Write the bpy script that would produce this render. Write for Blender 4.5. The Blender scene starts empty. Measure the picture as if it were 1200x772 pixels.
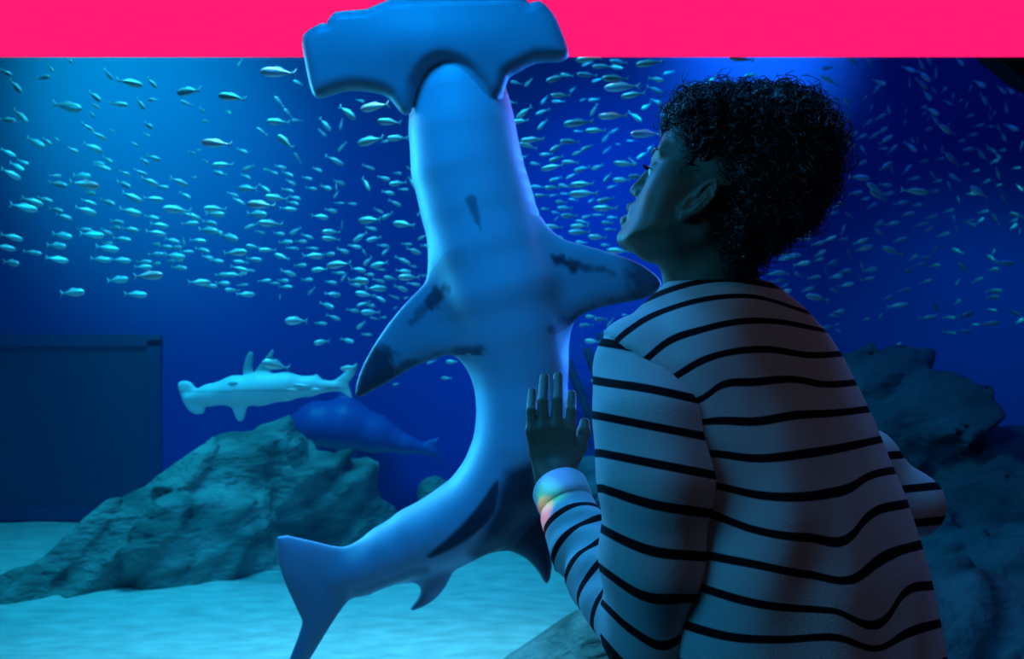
import bpy, math, random
import numpy as np
from mathutils import Vector, Matrix
random.seed(7)
RNG = np.random.default_rng(7)
scene = bpy.context.scene
COL = scene.collection
F = 1200.0
CAMZ = 1.5

def P(px, py, Y):
    """point of the place seen at photograph pixel (px, py) at distance Y"""
    return np.array([(px-600)/F*Y, Y, CAMZ-(py-386)/F*Y])

# ------------------------------------------------------------------ materials
def mat(name, col, rough=.6, metal=0., spec=.5):
    m = bpy.data.materials.new(name); m.use_nodes = True
    b = m.node_tree.nodes['Principled BSDF']
    b.inputs['Base Color'].default_value = (*col, 1)
    b.inputs['Roughness'].default_value = rough
    b.inputs['Metallic'].default_value = metal
    b.inputs['Specular IOR Level'].default_value = spec
    return m

def nd(m, t, **kw):
    n = m.node_tree.nodes.new(t)
    for k, v in kw.items():
        if k in n.inputs: n.inputs[k].default_value = v
        else: setattr(n, k, v)
    return n

def lk(m, a, b): m.node_tree.links.new(a, b)
def bsdf(m): return m.node_tree.nodes['Principled BSDF']

def noise_mat(name, c1, c2, scale, rough=.7, bump=.3, bscale=None, stretch=(1, 1, 1), lo=.35, hi=.65, spec=.4, dist=.02):
    m = mat(name, c1, rough, 0, spec)
    tc = nd(m, 'ShaderNodeTexCoord'); mp = nd(m, 'ShaderNodeMapping'); mp.inputs['Scale'].default_value = stretch
    lk(m, tc.outputs['Object'], mp.inputs['Vector'])
    n = nd(m, 'ShaderNodeTexNoise', Scale=scale, Detail=6.); lk(m, mp.outputs[0], n.inputs['Vector'])
    r = nd(m, 'ShaderNodeValToRGB'); r.color_ramp.elements[0].position = lo; r.color_ramp.elements[1].position = hi
    r.color_ramp.elements[0].color = (*c1, 1); r.color_ramp.elements[1].color = (*c2, 1)
    lk(m, n.outputs['Fac'], r.inputs[0]); lk(m, r.outputs[0], bsdf(m).inputs['Base Color'])
    if bump:
        n2 = nd(m, 'ShaderNodeTexNoise', Scale=bscale or scale*3, Detail=5.); lk(m, mp.outputs[0], n2.inputs['Vector'])
        b = nd(m, 'ShaderNodeBump', Strength=bump, Distance=dist); lk(m, n2.outputs['Fac'], b.inputs['Height'])
        lk(m, b.outputs[0], bsdf(m).inputs['Normal'])
    return m

# ------------------------------------------------------------------ mesh helpers
def tag(o, label=None, cat=None, group=None, kind=None):
    if label: o['label'] = label
    if cat: o['category'] = cat
    if group: o['group'] = group
    if kind: o['kind'] = kind
    return o

def obj(name, verts, faces, m, parent=None, smooth=True, attrs=None):
    me = bpy.data.meshes.new(name)
    me.from_pydata([tuple(map(float, v)) for v in verts], [], [tuple(map(int, f)) for f in faces])
    me.update()
    if smooth: me.polygons.foreach_set('use_smooth', [True]*len(me.polygons))
    for k, a in (attrs or {}).items():
        at = me.attributes.new(k, 'FLOAT', 'POINT'); at.data.foreach_set('value', np.asarray(a, np.float32))
    me.materials.append(m)
    o = bpy.data.objects.new(name, me); COL.objects.link(o)
    if parent is not None: o.parent = parent
    return o

def recenter(o):
    """put the object's origin at its base"""
    v = np.array([x.co for x in o.data.vertices]); c = Vector(((v[:,0].min()+v[:,0].max())/2, (v[:,1].min()+v[:,1].max())/2, v[:,2].min()))
    o.data.transform(Matrix.Translation(-c)); o.location = o.location + c
    return o

def box_mesh(x0, x1, y0, y1, z0, z1):
    v = [(x0,y0,z0),(x1,y0,z0),(x1,y1,z0),(x0,y1,z0),(x0,y0,z1),(x1,y0,z1),(x1,y1,z1),(x0,y1,z1)]
    return v, [(3,2,1,0),(4,5,6,7),(0,1,5,4),(1,2,6,5),(2,3,7,6),(3,0,4,7)]

def tube(pts, radii, n=6):
    pts = np.asarray(pts, float); V = []; Fc = []
    for i, p in enumerate(pts):
        t = pts[min(i+1, len(pts)-1)]-pts[max(i-1, 0)]; t = t/(np.linalg.norm(t)+1e-9)
        a = np.cross(t, (0.13, .27, .95)); a /= np.linalg.norm(a)+1e-9; b = np.cross(t, a)
        for k in range(n):
            th = 2*math.pi*k/n; V.append(p+radii[i]*(math.cos(th)*a+math.sin(th)*b))
    for i in range(len(pts)-1):
        for k in range(n):
            Fc.append((i*n+k, i*n+(k+1) % n, (i+1)*n+(k+1) % n, (i+1)*n+k))
    Fc.append(tuple(range(n))[::-1]); Fc.append(tuple(range((len(pts)-1)*n, len(pts)*n)))
    return V, Fc

def uv_sphere(c, r, n=12, m=8):
    V = [(c[0], c[1], c[2]+r)]; Fc = []
    for i in range(1, m):
        ph = math.pi*i/m
        for k in range(n):
            th = 2*math.pi*k/n; V.append((c[0]+r*math.sin(ph)*math.cos(th), c[1]+r*math.sin(ph)*math.sin(th), c[2]+r*math.cos(ph)))
    V.append((c[0], c[1], c[2]-r)); L = len(V)-1
    for k in range(n):
        Fc.append((0, 1+k, 1+(k+1) % n)); Fc.append((L, 1+(m-2)*n+(k+1) % n, 1+(m-2)*n+k))
    for i in range(m-2):
        for k in range(n):
            a = 1+i*n; Fc.append((a+k, a+n+k, a+n+(k+1) % n, a+(k+1) % n))
    return V, Fc

# ------------------------------------------------------------------ implicit surfaces -> one continuous mesh
def smin(a, b, k):
    h = np.clip(.5+.5*(b-a)/k, 0, 1); return b+(a-b)*h-k*h*(1-h)
def smax(a, b, k): return -smin(-a, -b, k)

def cap(p, a, b, ra, rb):
    a = np.asarray(a, float); b = np.asarray(b, float); ba = b-a; pa = p-a
    t = np.clip((pa@ba)/(ba@ba), 0, 1)
    return np.linalg.norm(pa-t[:, None]*ba, axis=1)-(ra+(rb-ra)*t)

def chain(p, pts, rad, k):
    d = None
    for i in range(len(pts)-1):
        e = cap(p, pts[i], pts[i+1], rad[i], rad[i+1]); d = e if d is None else smin(d, e, k)
    return d

def ell(p, c, r, axes=None):
    q = p-np.asarray(c, float)
    if axes is not None: q = q@np.asarray(axes, float).T
    r = np.asarray(r, float); k0 = np.linalg.norm(q/r, axis=1); k1 = np.linalg.norm(q/(r*r), axis=1)
    return k0*(k0-1)/(k1+1e-9)

def poly2(u, v, poly):
    """signed distance to a closed outline, negative inside"""
    d = np.full(u.shape, 1e18); s = np.zeros(u.shape, bool); n = len(poly)
    for i in range(n):
        ax, ay = poly[i]; bx, by = poly[(i+1) % n]
        ex, ey = bx-ax, by-ay; wx, wy = u-ax, v-ay
        t = np.clip((wx*ex+wy*ey)/(ex*ex+ey*ey+1e-12), 0, 1)
        d = np.minimum(d, (wx-ex*t)**2+(wy-ey*t)**2)
        if ey != 0:
            c = (ay > v) != (by > v)
            s ^= c & (u < ex*(v-ay)/ey+ax)
    d = np.sqrt(d); return np.where(s, -d, d)

def lens(u, v, w, poly, Q, W):
    """solid with this outline, elliptical rounding Q deep from the edge, half thickness W"""
    q = np.maximum(Q+poly2(u, v, poly), 0)
    k = np.sqrt((q/Q)**2+(w/W)**2)
    return (k-1)*np.minimum(Q, W)

def spline(poly, n=3):
    """closed Catmull-Rom through the points"""
    P_ = np.asarray(poly, float); N = len(P_); out = []
    for i in range(N):
        a, b, c, d = P_[i-1], P_[i], P_[(i+1) % N], P_[(i+2) % N]
        for k in range(n):
            t = k/n; out.append(.5*((2*b)+(-a+c)*t+(2*a-5*b+4*c-d)*t*t+(-a+3*b-3*c+d)*t**3))
    return [tuple(x) for x in out]

_H = RNG.random(4096)
def vnoise(p):
    i = np.floor(p).astype(np.int64); f = p-i; f = f*f*(3-2*f)
    def h(a, b, c): return _H[((a*73856093) ^ (b*19349663) ^ (c*83492791)) & 4095]
    r = 0
    for dx in (0, 1):
        for dy in (0, 1):
            for dz in (0, 1):
                w = (f[:,0] if dx else 1-f[:,0])*(f[:,1] if dy else 1-f[:,1])*(f[:,2] if dz else 1-f[:,2])
                r = r+w*h(i[:,0]+dx, i[:,1]+dy, i[:,2]+dz)
    return r*2-1
def fbm(p, o=4):
    r = 0; a = .5
    for k in range(o): r = r+a*vnoise(p*(2**k)+17.3*k); a *= .5
    return r

def sstep(a, b, x): t = np.clip((x-a)/(b-a), 0, 1); return t*t*(3-2*t)

def mesh_sdf(f, lo, hi, h, B=20, margin=1.3):
    lo = np.asarray(lo, float); hi = np.asarray(hi, float)
    nb = np.ceil((hi-lo)/(h*B)).astype(int); N = nb*B+2
    g = np.stack(np.meshgrid(*[np.arange(n) for n in nb], indexing='ij'), -1).reshape(-1, 3)
    c = lo+(g+.5)*B*h
    keep = np.abs(f(c)) < margin*(B*h*.5*math.sqrt(3))+2*h
    ax = np.arange(-1, B+1); lat = np.stack(np.meshgrid(ax, ax, ax, indexing='ij'), -1).reshape(-1, 3)
    ids, pos, quads = [], [], []
    n = B+2
    gid = lambda c: ((c[..., 0]+1)*(N[1]+2)+(c[..., 1]+1))*(N[2]+2)+(c[..., 2]+1)
    for b in g[keep]:
        o = b*B; G = lat+o; V = f(lo+G*h).reshape(n, n, n)
        S = V < 0
        if S.all() or not S.any(): continue
        # cells i..i+1 for local -1..B-1
        cs = [(dx, dy, dz) for dx in (0, 1) for dy in (0, 1) for dz in (0, 1)]
        sub = lambda A, d: A[d[0]:n-1+d[0], d[1]:n-1+d[1], d[2]:n-1+d[2]]
        cnt = sum(sub(S, d).astype(np.int8) for d in cs)
        I = np.argwhere((cnt > 0) & (cnt < 8))
        if len(I) == 0: continue
        acc = np.zeros((len(I), 3)); w = np.zeros(len(I))
        for a_ in cs:
            for k in range(3):
                if a_[k]: continue
                b_ = list(a_); b_[k] = 1
                va = V[I[:,0]+a_[0], I[:,1]+a_[1], I[:,2]+a_[2]]; vb = V[I[:,0]+b_[0], I[:,1]+b_[1], I[:,2]+b_[2]]
                cr = (va < 0) != (vb < 0); t = np.where(cr, va/(va-vb+1e-20), 0)
                q = np.tile(np.array(a_, float), (len(I), 1)); q[:, k] += t
                acc += q*cr[:, None]; w += cr
        cell = I-1+o
        ids.append(gid(cell)); pos.append(lo+(cell+acc/w[:, None])*h)
        for k in range(3):
            k1, k2 = (k+1) % 3, (k+2) % 3
            sl0 = [slice(1, n-1)]*3; A0 = S[tuple(sl0)]
            sl1 = list(sl0); sl1[k] = slice(2, n); A1 = S[tuple(sl1)]
            E = np.argwhere(A0 != A1)
            if len(E) == 0: continue
            flip = A0[E[:,0], E[:,1], E[:,2]]
            e = E+o
            def sh(d1, d2):
                x = e.copy(); x[:, k1] -= d1; x[:, k2] -= d2; return gid(x)
            q = np.stack([sh(1, 1), sh(0, 1), sh(0, 0), sh(1, 0)], 1)
            q[~flip] = q[~flip][:, ::-1]
            quads.append(q)
    ids = np.concatenate(ids); pos = np.concatenate(pos); quads = np.concatenate(quads)
    u, first = np.unique(ids, return_index=True)
    return pos[first], np.searchsorted(u, quads)

def biggest(V, Q):
    """drop loose crumbs: keep the largest connected piece"""
    lab = np.arange(len(V))
    while True:
        m = lab[Q].min(1); new = lab.copy()
        for i in range(4): np.minimum.at(new, Q[:, i], m)
        new = new[new]
        if (new == lab).all(): break
        lab = new
    top = np.bincount(lab).argmax(); q = Q[(lab[Q] == top).all(1)]; u, inv = np.unique(q, return_inverse=True)
    return V[u], inv.reshape(q.shape)
def relax(V, Q, it=1, a=.5):
    for _ in range(it):
        acc = np.zeros_like(V); w = np.zeros(len(V))
        for i in range(4):
            j = (i+1) % 4
            np.add.at(acc, Q[:, i], V[Q[:, j]]); np.add.at(acc, Q[:, j], V[Q[:, i]])
            np.add.at(w, Q[:, i], 1); np.add.at(w, Q[:, j], 1)
        V = V*(1-a)+a*acc/np.maximum(w, 1)[:, None]
    return V

def normals(V, Q):
    n = np.cross(V[Q[:,2]]-V[Q[:,0]], V[Q[:,3]]-V[Q[:,1]]); N = np.zeros_like(V)
    for i in range(4): np.add.at(N, Q[:, i], n)
    return N/(np.linalg.norm(N, axis=1)[:, None]+1e-12)

# ================================================================== the setting
sand_m = noise_mat('sand', (.44, .48, .47), (.70, .72, .70), 5.5, .95, .5, 110, (1, 2.4, 1), .3, .7, .1, .02)
wall_m = noise_mat('painted_tank_wall', (.006, .036, .36), (.008, .040, .40), .7, .9, 0)
dark_m = noise_mat('dark_window_recess', (.004, .045, .12), (.008, .06, .15), 1.3, .6, 0)
black_m = noise_mat('black_frame', (.002, .002, .003), (.004, .004, .005), 4, .8, 0)

BACK = 8.0
v, f = box_mesh(-6.5, 6.5, 1.7, BACK+.2, -.3, 0)
# sand with gentle dunes
nx, ny = 130, 110
gx = np.linspace(-6.4, 6.4, nx); gy = np.linspace(1.75, BACK+.05, ny)
X, Y = np.meshgrid(gx, gy, indexing='ij'); pp = np.stack([X.ravel(), Y.ravel(), 0*X.ravel()], 1)
Z = .035*fbm(pp*1.1, 3)+.008*np.sin(pp[:,1]*16+3*vnoise(pp*1.5))
vs = np.stack([pp[:,0], pp[:,1], Z], 1); fs = [(i*ny+j, (i+1)*ny+j, (i+1)*ny+j+1, i*ny+j+1) for i in range(nx-1) for j in range(ny-1)]
o = obj('ground', vs, fs, sand_m); tag(o, 'pale rippled sand on the bottom of the aquarium', kind='structure')

def struct(name, vf, m, label=None, smooth=False):
    o = obj(name, *vf, m, smooth=smooth); o['kind'] = 'structure'
    if label: o['label'] = label
    return o
struct('wall_back', box_mesh(-6.6, 6.6, BACK, BACK+.2, -.3, 6), wall_m, 'deep blue painted rear wall of the aquarium')
struct('wall_left', box_mesh(-6.8, -6.4, 1.6, BACK+.2, -.3, 6), wall_m, 'blue painted side wall of the aquarium at the left')
struct('wall_right', box_mesh(6.4, 6.8, 1.6, BACK+.2, -.3, 6), wall_m, 'blue painted side wall of the aquarium at the right')
vf = noise_mat('viewing_hall_floor', (.01, .011, .014), (.018, .018, .02), 3, .5, 0)
struct('floor', box_mesh(-4, 4, -2, 1.62, 0.05, .15), vf, 'dark floor of the viewing hall')
# far viewing window: dark recessed panel with a frame on the rear wall
x0, x1 = (-40-600)/F*BACK, (178-600)/F*BACK; z0, z1 = .02, 1.5+(386-398)/F*BACK
win = struct('window_2', box_mesh(x0, x1, BACK-.02, BACK+.05, z0, z1), dark_m, 'dark far viewing window in the rear wall beyond the sand')
def frame_mesh():
    V = []; Fc = []
    for b in ((x0-.06, x1+.08, z1-.05, z1+.04), (x1-.02, x1+.08, z0, z1), (x0, x1, z0, z0+.10)):
        vv, ff = box_mesh(b[0], b[1], BACK-.05, BACK+.02, b[2], b[3]); n0 = len(V); V += vv; Fc += [tuple(i+n0 for i in q) for q in ff]
    return V, Fc
frm_m = noise_mat('window_frame_blue', (.005, .042, .15), (.006, .050, .18), 2, .7, 0)
obj('window_frame', *frame_mesh(), frm_m, win, smooth=False)

# acrylic pane the person touches
gm = bpy.data.materials.new('clear_acrylic'); gm.use_nodes = True
for n in list(gm.node_tree.nodes):
    if n.type != 'OUTPUT_MATERIAL': gm.node_tree.nodes.remove(n)
tr = nd(gm, 'ShaderNodeBsdfTransparent'); gl = nd(gm, 'ShaderNodeBsdfGlossy', Roughness=.02); mx = nd(gm, 'ShaderNodeMixShader', Fac=.015)
gl.inputs['Color'].default_value = (.8, .9, 1, 1)
lk(gm, tr.outputs[0], mx.inputs[1]); lk(gm, gl.outputs[0], mx.inputs[2]); lk(gm, mx.outputs[0], gm.node_tree.nodes['Material Output'].inputs['Surface'])
GLASS = 1.570
struct('window_1', box_mesh(-3.2, 3.2, GLASS, GLASS+.02, .10, 3.6), gm, 'clear acrylic viewing pane of the aquarium')

# flat pink graphic band built as a panel, its even colour given by emission
pm = bpy.data.materials.new('emissive_pink_band'); pm.use_nodes = True
b = bsdf(pm); b.inputs['Base Color'].default_value = (.9, .01, .15, 1); b.inputs['Roughness'].default_value = .6
b.inputs['Base Color'].default_value = (.0, .0, .0, 1); b.inputs['Specular IOR Level'].default_value = 0
b.inputs['Emission Color'].default_value = (1.0, .0105, .168, 1); b.inputs['Emission Strength'].default_value = 1.06
HY = 4.8; hz = CAMZ+(386-67)/F*HY
V = [(-6.4, HY, hz), (6.4, HY, hz), (6.4, HY+.06, hz+.035), (-6.4, HY+.06, hz+.035), (-6.4, HY, hz+.62), (6.4, HY, hz+.62), (6.4, HY+.06, hz+.62), (-6.4, HY+.06, hz+.62)]
Fh = [(3,2,1,0),(4,5,6,7),(0,1,5,4),(1,2,6,5),(2,3,7,6),(3,0,4,7)]
o = struct('trim_1', (V, Fh), pm, 'flat hot pink graphic band across the top, behind the shark head')
hm = mat('pink_band_sides', (.01, .01, .012), .8); o.data.materials.append(hm)
for i, pl in enumerate(o.data.polygons): pl.material_index = 0 if i == 2 else 1
# black rounded corner of the surround
cy = HY+.12
pts = [P(x, y, cy) for x, y in ((1158, 55), (1166, 66), (1178, 74), (1188, 83), (1200, 92), (1222, 104), (1290, 125), (1290, 40), (1200, 40))]
n = len(pts); V = [tuple(p) for p in pts]+[(p[0], p[1]+.15, p[2]) for p in pts]
Fh = [tuple(range(n)), tuple(range(2*n-1, n-1, -1))]+[(i, n+i, n+(i+1) % n, (i+1) % n) for i in range(n)]
struct('trim_2', (V, Fh), black_m, 'black rounded corner of the surround at the top')

# ================================================================== rocks
rock_m = noise_mat('weathered_rock', (.05, .11, .11), (.26, .36, .35), 3.2, .85, 1.0, 12, (.7, 1, 1.9), .34, .66, .25, .06)
def worley(p):
    i0 = np.floor(p).astype(np.int64); f1 = np.full(len(p), 9.); f2 = f1.copy(); rn = np.zeros(len(p)); dv = np.zeros_like(p)
    for a in (-1, 0, 1):
        for b in (-1, 0, 1):
            for c in (-1, 0, 1):
                ii = i0+np.array([a, b, c]); h = ((ii[:,0]*73856093) ^ (ii[:,1]*19349663) ^ (ii[:,2]*83492791)) & 4095
                e = p-(ii+np.stack([_H[h], _H[(h*7+1) & 4095], _H[(h*13+5) & 4095]], 1)); d = (e*e).sum(1)
                m = d < f1; f2 = np.where(m, f1, np.minimum(f2, d)); f1 = np.where(m, d, f1)
                rn = np.where(m, _H[(h*31+3) & 4095], rn); dv[m] = e[m]
    return np.sqrt(f1), np.sqrt(f2), rn, dv
shaded_rock_m = noise_mat('shaded_weathered_rock', (.025, .055, .075), (.11, .17, .20), 2.6, .85, .8, 9, (1, 1, 1.6), .3, .72, .25, .06)  # darker copy of the rock colours, standing in for dimmer light here
def rock(name, parts, lo, hi, h, label, group=None, amp=.10, fr=1.6, m=None):
    """parts: (outline in pixels, a, b (plane Y = a + b x), Q, W)"""
    prm = []
    for poly, a, bb, Q, W in parts:
        pl = []
        for px, py in poly:
            k = (px-600)/F; x = k*a/(1-k*bb); Yd = a+bb*x; pl.append((x, CAMZ-(py-386)/F*Yd))
        prm.append((pl, a, bb, Q, W))
    def f(p):
        d = None
        for pl, a, bb, Q, W in prm:
            c = math.cos(math.atan(bb)); e = lens(p[:,0], p[:,2], (p[:,1]-(a+bb*p[:,0]))*c, pl, Q, W)
            d = e if d is None else smin(d, e, .015)
        w = p*fr; n1 = fbm(w*.9, 3); ca, sa = .80, .60
        ws = np.stack([(w[:,0]*ca+w[:,2]*sa)*.55, w[:,1]*.9, (-w[:,0]*sa+w[:,2]*ca)*1.7], 1)+.35*n1[:, None]
        f1, f2, rn, dv = worley(ws*.85+5)
        tilt = (dv*np.stack([np.sin(rn*40), np.sin(rn*70), np.cos(rn*55)], 1)).sum(1)
        g1, g2, rm, ev = worley(ws*2.3+1); t2 = (ev*np.stack([np.sin(rm*40), np.sin(rm*70), np.cos(rm*55)], 1)).sum(1)
        wa = sstep(0, .30, f2-f1); wb = sstep(0, .26, g2-g1)
        d = d+amp*(.7*n1+wa*(2.2*(rn-.75)+2.6*tilt)+wb*(.9*(rm-.75)+1.1*t2)+.9)+amp*.12*fbm(w*7, 2)
        return np.maximum(d, -.04-p[:,2])
    V, Q = mesh_sdf(f, lo, hi, h, margin=2.0)
    V, Q = biggest(V, Q); o = obj(name, V, Q, m or rock_m); recenter(o)
    return tag(o, label, 'rock', group)

rock('rock_outcrop', [
    ([(-90,770),(-50,694),(0,664),(60,638),(130,580),(200,535),(248,506),(268,512),(300,560),(345,600),(350,700),(340,760),(-80,800)], 7.75, .62, .45, .36),
    ([(240,512),(290,496),(340,476),(352,486),(364,540),(420,560),(440,660),(400,720),(270,720)], 7.9, .60, .25, .30),
    ([(345,550),(372,536),(420,534),(443,542),(452,580),(470,615),(470,690),(360,690)], 7.9, .62, .22, .28),
    ([(150,600),(200,560),(260,560),(330,600),(350,680),(330,740),(120,740)], 7.45, .60, .3, .30),
    ], (-3.6, 4.3, -.12), (-.35, 7.85, 1.3), .028, 'long jagged grey rock outcrop rising from the sand below the distant shark', amp=.05)
rock('boulder', [([(560,800),(592,772),(640,752),(690,722),(760,690),(860,690),(900,800),(880,900),(560,900)], 3.75, 0, .22, .34)],
    (-.35, 3.2, -.1), (1.2, 4.3, .85), .018, 'smooth blue-grey boulder on the near sand below the sleeve', amp=.009, fr=2)
rock('rock_wall', [
    ([(640,620),(672,545),(700,528),(760,520),(860,480),(960,450),(1020,424),(1052,414),(1085,424),(1112,456),(1145,484),(1170,500),(1230,508),(1300,520),(1300,900),(600,900)], 6.6, -.12, .4, .7),
    ([(980,600),(1040,560),(1120,585),(1200,560),(1290,600),(1290,900),(960,900)], 5.6, -.1, .3, .4),
    ([(930,720),(1000,660),(1100,640),(1200,650),(1330,630),(1330,950),(900,950)], 4.9, -.1, .3, .8),
    ], (.1, 3.6, -.12), (3.9, 7.6, 1.6), .032, 'tall dark cracked rock face behind the person in the striped sweater', amp=.07, m=shaded_rock_m)
rock('stone', [([(488,600),(495,568),(510,562),(526,566),(545,600),(545,640),(490,640)], 7.2, 0, .1, .16)],
    (-.8, 6.9, -.05), (-.2, 7.5, .6), .016, 'small pale stone far off above the bend of the large shark', amp=.014, fr=4)

# slanted poles far behind, between shark and shoulder
pole_m = noise_mat('dark_pole', (.01, .02, .05), (.02, .03, .07), 5, .7, 0)
for (xa, ya, xb, yb, lb) in ((664, 420, 720, 560, 'dark slanted pole nearest the large shark behind the raised hand'), (687, 408, 740, 545, 'dark slanted pole in the middle of the three behind the shoulder'), (703, 390, 765, 545, 'dark slanted pole closest to the striped shoulder')):
    a, c = P(xa, ya, 7.7), P(xb, yb, 7.7); c = a+(c-a)*(a[2]-.02)/(a[2]-c[2])
    V, Fc = tube([a, a+(c-a)*.02, a+(c-a)*.5, c], [.028, .036, .036, .036], 10)
    o = obj('slanted_pole', V, Fc, pole_m); recenter(o); tag(o, lb, 'pole', 'slanted poles by the rear wall')

# ================================================================== sharks
def shark_mat(name, belly, back):
    m = mat(name, belly, .45, 0, .4)
    at = nd(m, 'ShaderNodeAttribute', attribute_name='dark')
    n = nd(m, 'ShaderNodeTexNoise', Scale=14., Detail=5.); tc = nd(m, 'ShaderNodeTexCoord'); lk(m, tc.outputs['Object'], n.inputs['Vector'])
    ad = nd(m, 'ShaderNodeMath', operation='MULTIPLY_ADD'); lk(m, n.outputs['Fac'], ad.inputs[0]); ad.inputs[1].default_value = .16; ad.inputs[2].default_value = -.08
    su = nd(m, 'ShaderNodeMath', operation='ADD', use_clamp=True); lk(m, at.outputs['Fac'], su.inputs[0]); lk(m, ad.outputs[0], su.inputs[1])
    r = nd(m, 'ShaderNodeMixRGB'); r.inputs[1].default_value = (*belly, 1); r.inputs[2].default_value = (*back, 1)
    lk(m, su.outputs[0], r.inputs[0]); lk(m, r.outputs[0], bsdf(m).inputs['Base Color'])
    return m
sk_m = shark_mat('shark_skin', (.32, .52, .62), (.014, .030, .055))

SY, SS = 3.0, 3.0/F
def spx(p, Y=SY):
    s = Y/F; return 600+p[:,0]/s, 386-(p[:,2]-CAMZ)/s, (p[:,1]-Y)/s
HEAD = spline([(359,58),(362,47),(371,40),(384,34),(387,36),(397,22),(433,19),(460,8),(508,6),(538,4),(568,4),(604,1),(617,8),(620,12),(632,9),(646,22),(655,39),(665,67),(662,76),(650,79),(628,80),(609,90),(596,98),(590,115),(577,123),(562,107),(544,90),(523,83),(505,90),(491,110),(484,138),(473,138),(460,122),(445,115),(415,112),(394,117),(379,121),(371,115),(365,92)], 2)
PECL = spline([(600,300),(540,296),(517,310),(495,335),(470,360),(445,392),(425,425),(415,452),(416,467),(432,460),(455,448),(485,430),(520,417),(550,411),(568,413),(590,400)], 2)
PECR = spline([(590,270),(632,272),(665,282),(700,291),(740,303),(766,317),(778,332),(766,346),(740,353),(705,360),(680,370),(660,383),(648,389),(636,384),(610,370)], 2)
CAUD = spline([(440,650),(416,636),(395,631),(362,621),(337,618),(339,650),(349,680),(361,708),(363,719),(352,750),(336,790),(318,825),(326,828),(352,790),(382,742),(402,710),(420,688),(440,674)], 2)
ANAL = spline([(450,655),(465,676),(482,679),(493,684),(492,695),(482,709),(486,712),(505,703),(522,686),(534,658),(530,630),(480,640)], 2)
PELV = spline([(584,556),(570,575),(548,603),(524,626),(505,642),(516,640),(540,628),(562,612),(580,590)], 2)
DORS = spline([(590,545),(622,575),(640,620),(647,665),(641,686),(632,673),(618,657),(598,647),(575,644),(562,630),(570,600)], 2)
SPINE = [(538,52),(537,110),(541,150),(547,195),(559,240),(572,290),(588,340),(600,390),(609,430),(613,480),(609,522),(594,560),(566,596),(528,618),(490,632),(455,647),(428,661),(402,668)]
SRAD = [40,54,60,63,64,65,66,60,54,51,51,50,48,43,37,31,24,14]
SW = [14,12,12,12,12,10,8,6,4,0,-2,0,2,0,-8,-18,-26,-32]
SP = [np.array([a, b, c], float) for (a, b), c in zip(SPINE, SW)]
def shark_f(p):
    u, v, w = spx(p); q = np.stack([u, v, w], 1)
    qb = q.copy()
    d = chain(qb, SP, SRAD, 14)
    hd = poly2(u, v, HEAD)
    th = 15+9*np.exp(-((v-62)/40.)**2-((u-512)/120.)**2)
    wc = w+26+.012*(v-60)+.10*np.abs(u-512)*-.18
    head = (np.sqrt((np.maximum(16+hd, 0)/16)**2+(wc/th)**2)-1)*14
    d = smin(d, head, 3)
    dl = lens(u, v, w+10-.20*np.maximum(540-u, 0), PECL, 26, 9)
    dr = lens(u, v, w+8-.19*np.maximum(u-640, 0), PECR, 26, 9)
    d = smin(d, dl, 19); d = smin(d, dr, 19)
    d = smin(d, lens(u, v, w+32+.25*(420-u), CAUD, 22, 7.5), 12)
    d = smin(d, lens(u, v, w+12, ANAL, 18, 8), 8)
    d = smin(d, lens(u, v, w+42-.20*(580-u), PELV, 12, 7), 4)
    d = smin(d, lens(u, v, w-6, DORS, 22, 12), 8)
    # gill slits and pelvic crease on the flank
    for gy in (188, 204, 220, 236, 252):
        cx = 541+(gy-150)*.30+62; d = smax(d, -cap(q, (cx-10, gy-3, -26), (cx+8, gy+5, 22), 2.0, 2.0), 2)
    return d*SS
print('shark')
V, Q = mesh_sdf(shark_f, (-.75, 2.62, .35), (.5, 3.35, 2.52), .0052, margin=1.6)
N = normals(V, Q); u, v, w = spx(V)
dark = .85*sstep(.15, .75, N[:,1])
hd = poly2(u, v, HEAD); dark = np.maximum(dark, np.where((hd < 2) & (w < 8), .44, 0))  # head skin darkened to imitate the weaker light on it
nz = 10*fbm(np.stack([u/18, v/18, w/18], 1), 3); nf = 12*fbm(np.stack([u/7, v/7, w/20], 1), 3)
def blot(ax, ay, bx, by, r0, r1, s):
    q = np.stack([u, v], 1); return s*(1-sstep(r0, r1, cap(q, (ax, ay), (bx, by), 0, 0)+nz*.6+nf*.55))
fl = poly2(u, v, PECL) < 3; fr_ = poly2(u, v, PECR) < 3
dark = np.maximum(dark, np.maximum(blot(521, 338, 506, 356, 4, 13, .9), blot(510, 350, 484, 378, 1, 11, .75))*fl)
dark = np.maximum(dark, np.maximum(blot(652, 305, 672, 312, 4, 13, .9), blot(668, 312, 716, 318, 0, 11, .75))*fr_)
tl = sstep(505, 425, u+.55*(v-400)*-1+nz*1.5+20); dark = np.maximum(dark, .88*tl*fl*sstep(330, 400, v))
tb = -poly2(u, v, PECL); low = (v > 395+ (570-u)*.02)
dark = np.maximum(dark, .8*(1-sstep(8, 22, cap(np.stack([u, v], 1), (416,467), (485,431), 0, 0)+nz*.5+nf*.5))*fl)
dark = np.maximum(dark, .75*(1-sstep(4, 16, cap(np.stack([u, v], 1), (485,430), (560,412), 0, 0)+nz*.5+nf*.5))*fl)
dark = np.maximum(dark, .85*sstep(712, 752, u+nz*1.5-.2*(v-330))*fr_)
dark = np.maximum(dark, .7*(1-sstep(4, 17, cap(np.stack([u, v], 1), (652,386), (740,352), 0, 0)+nz*.5+nf*.5))*fr_)
dark = np.maximum(dark, .35*fl*sstep(560, 500, u)); dark = np.maximum(dark, .28*fr_*sstep(640, 690, u))
dark = np.maximum(dark, .92*(1-sstep(38, 78, np.hypot((u-424)*1.1, v-448)+nz*1.5+nf*1.2))*fl)
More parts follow.
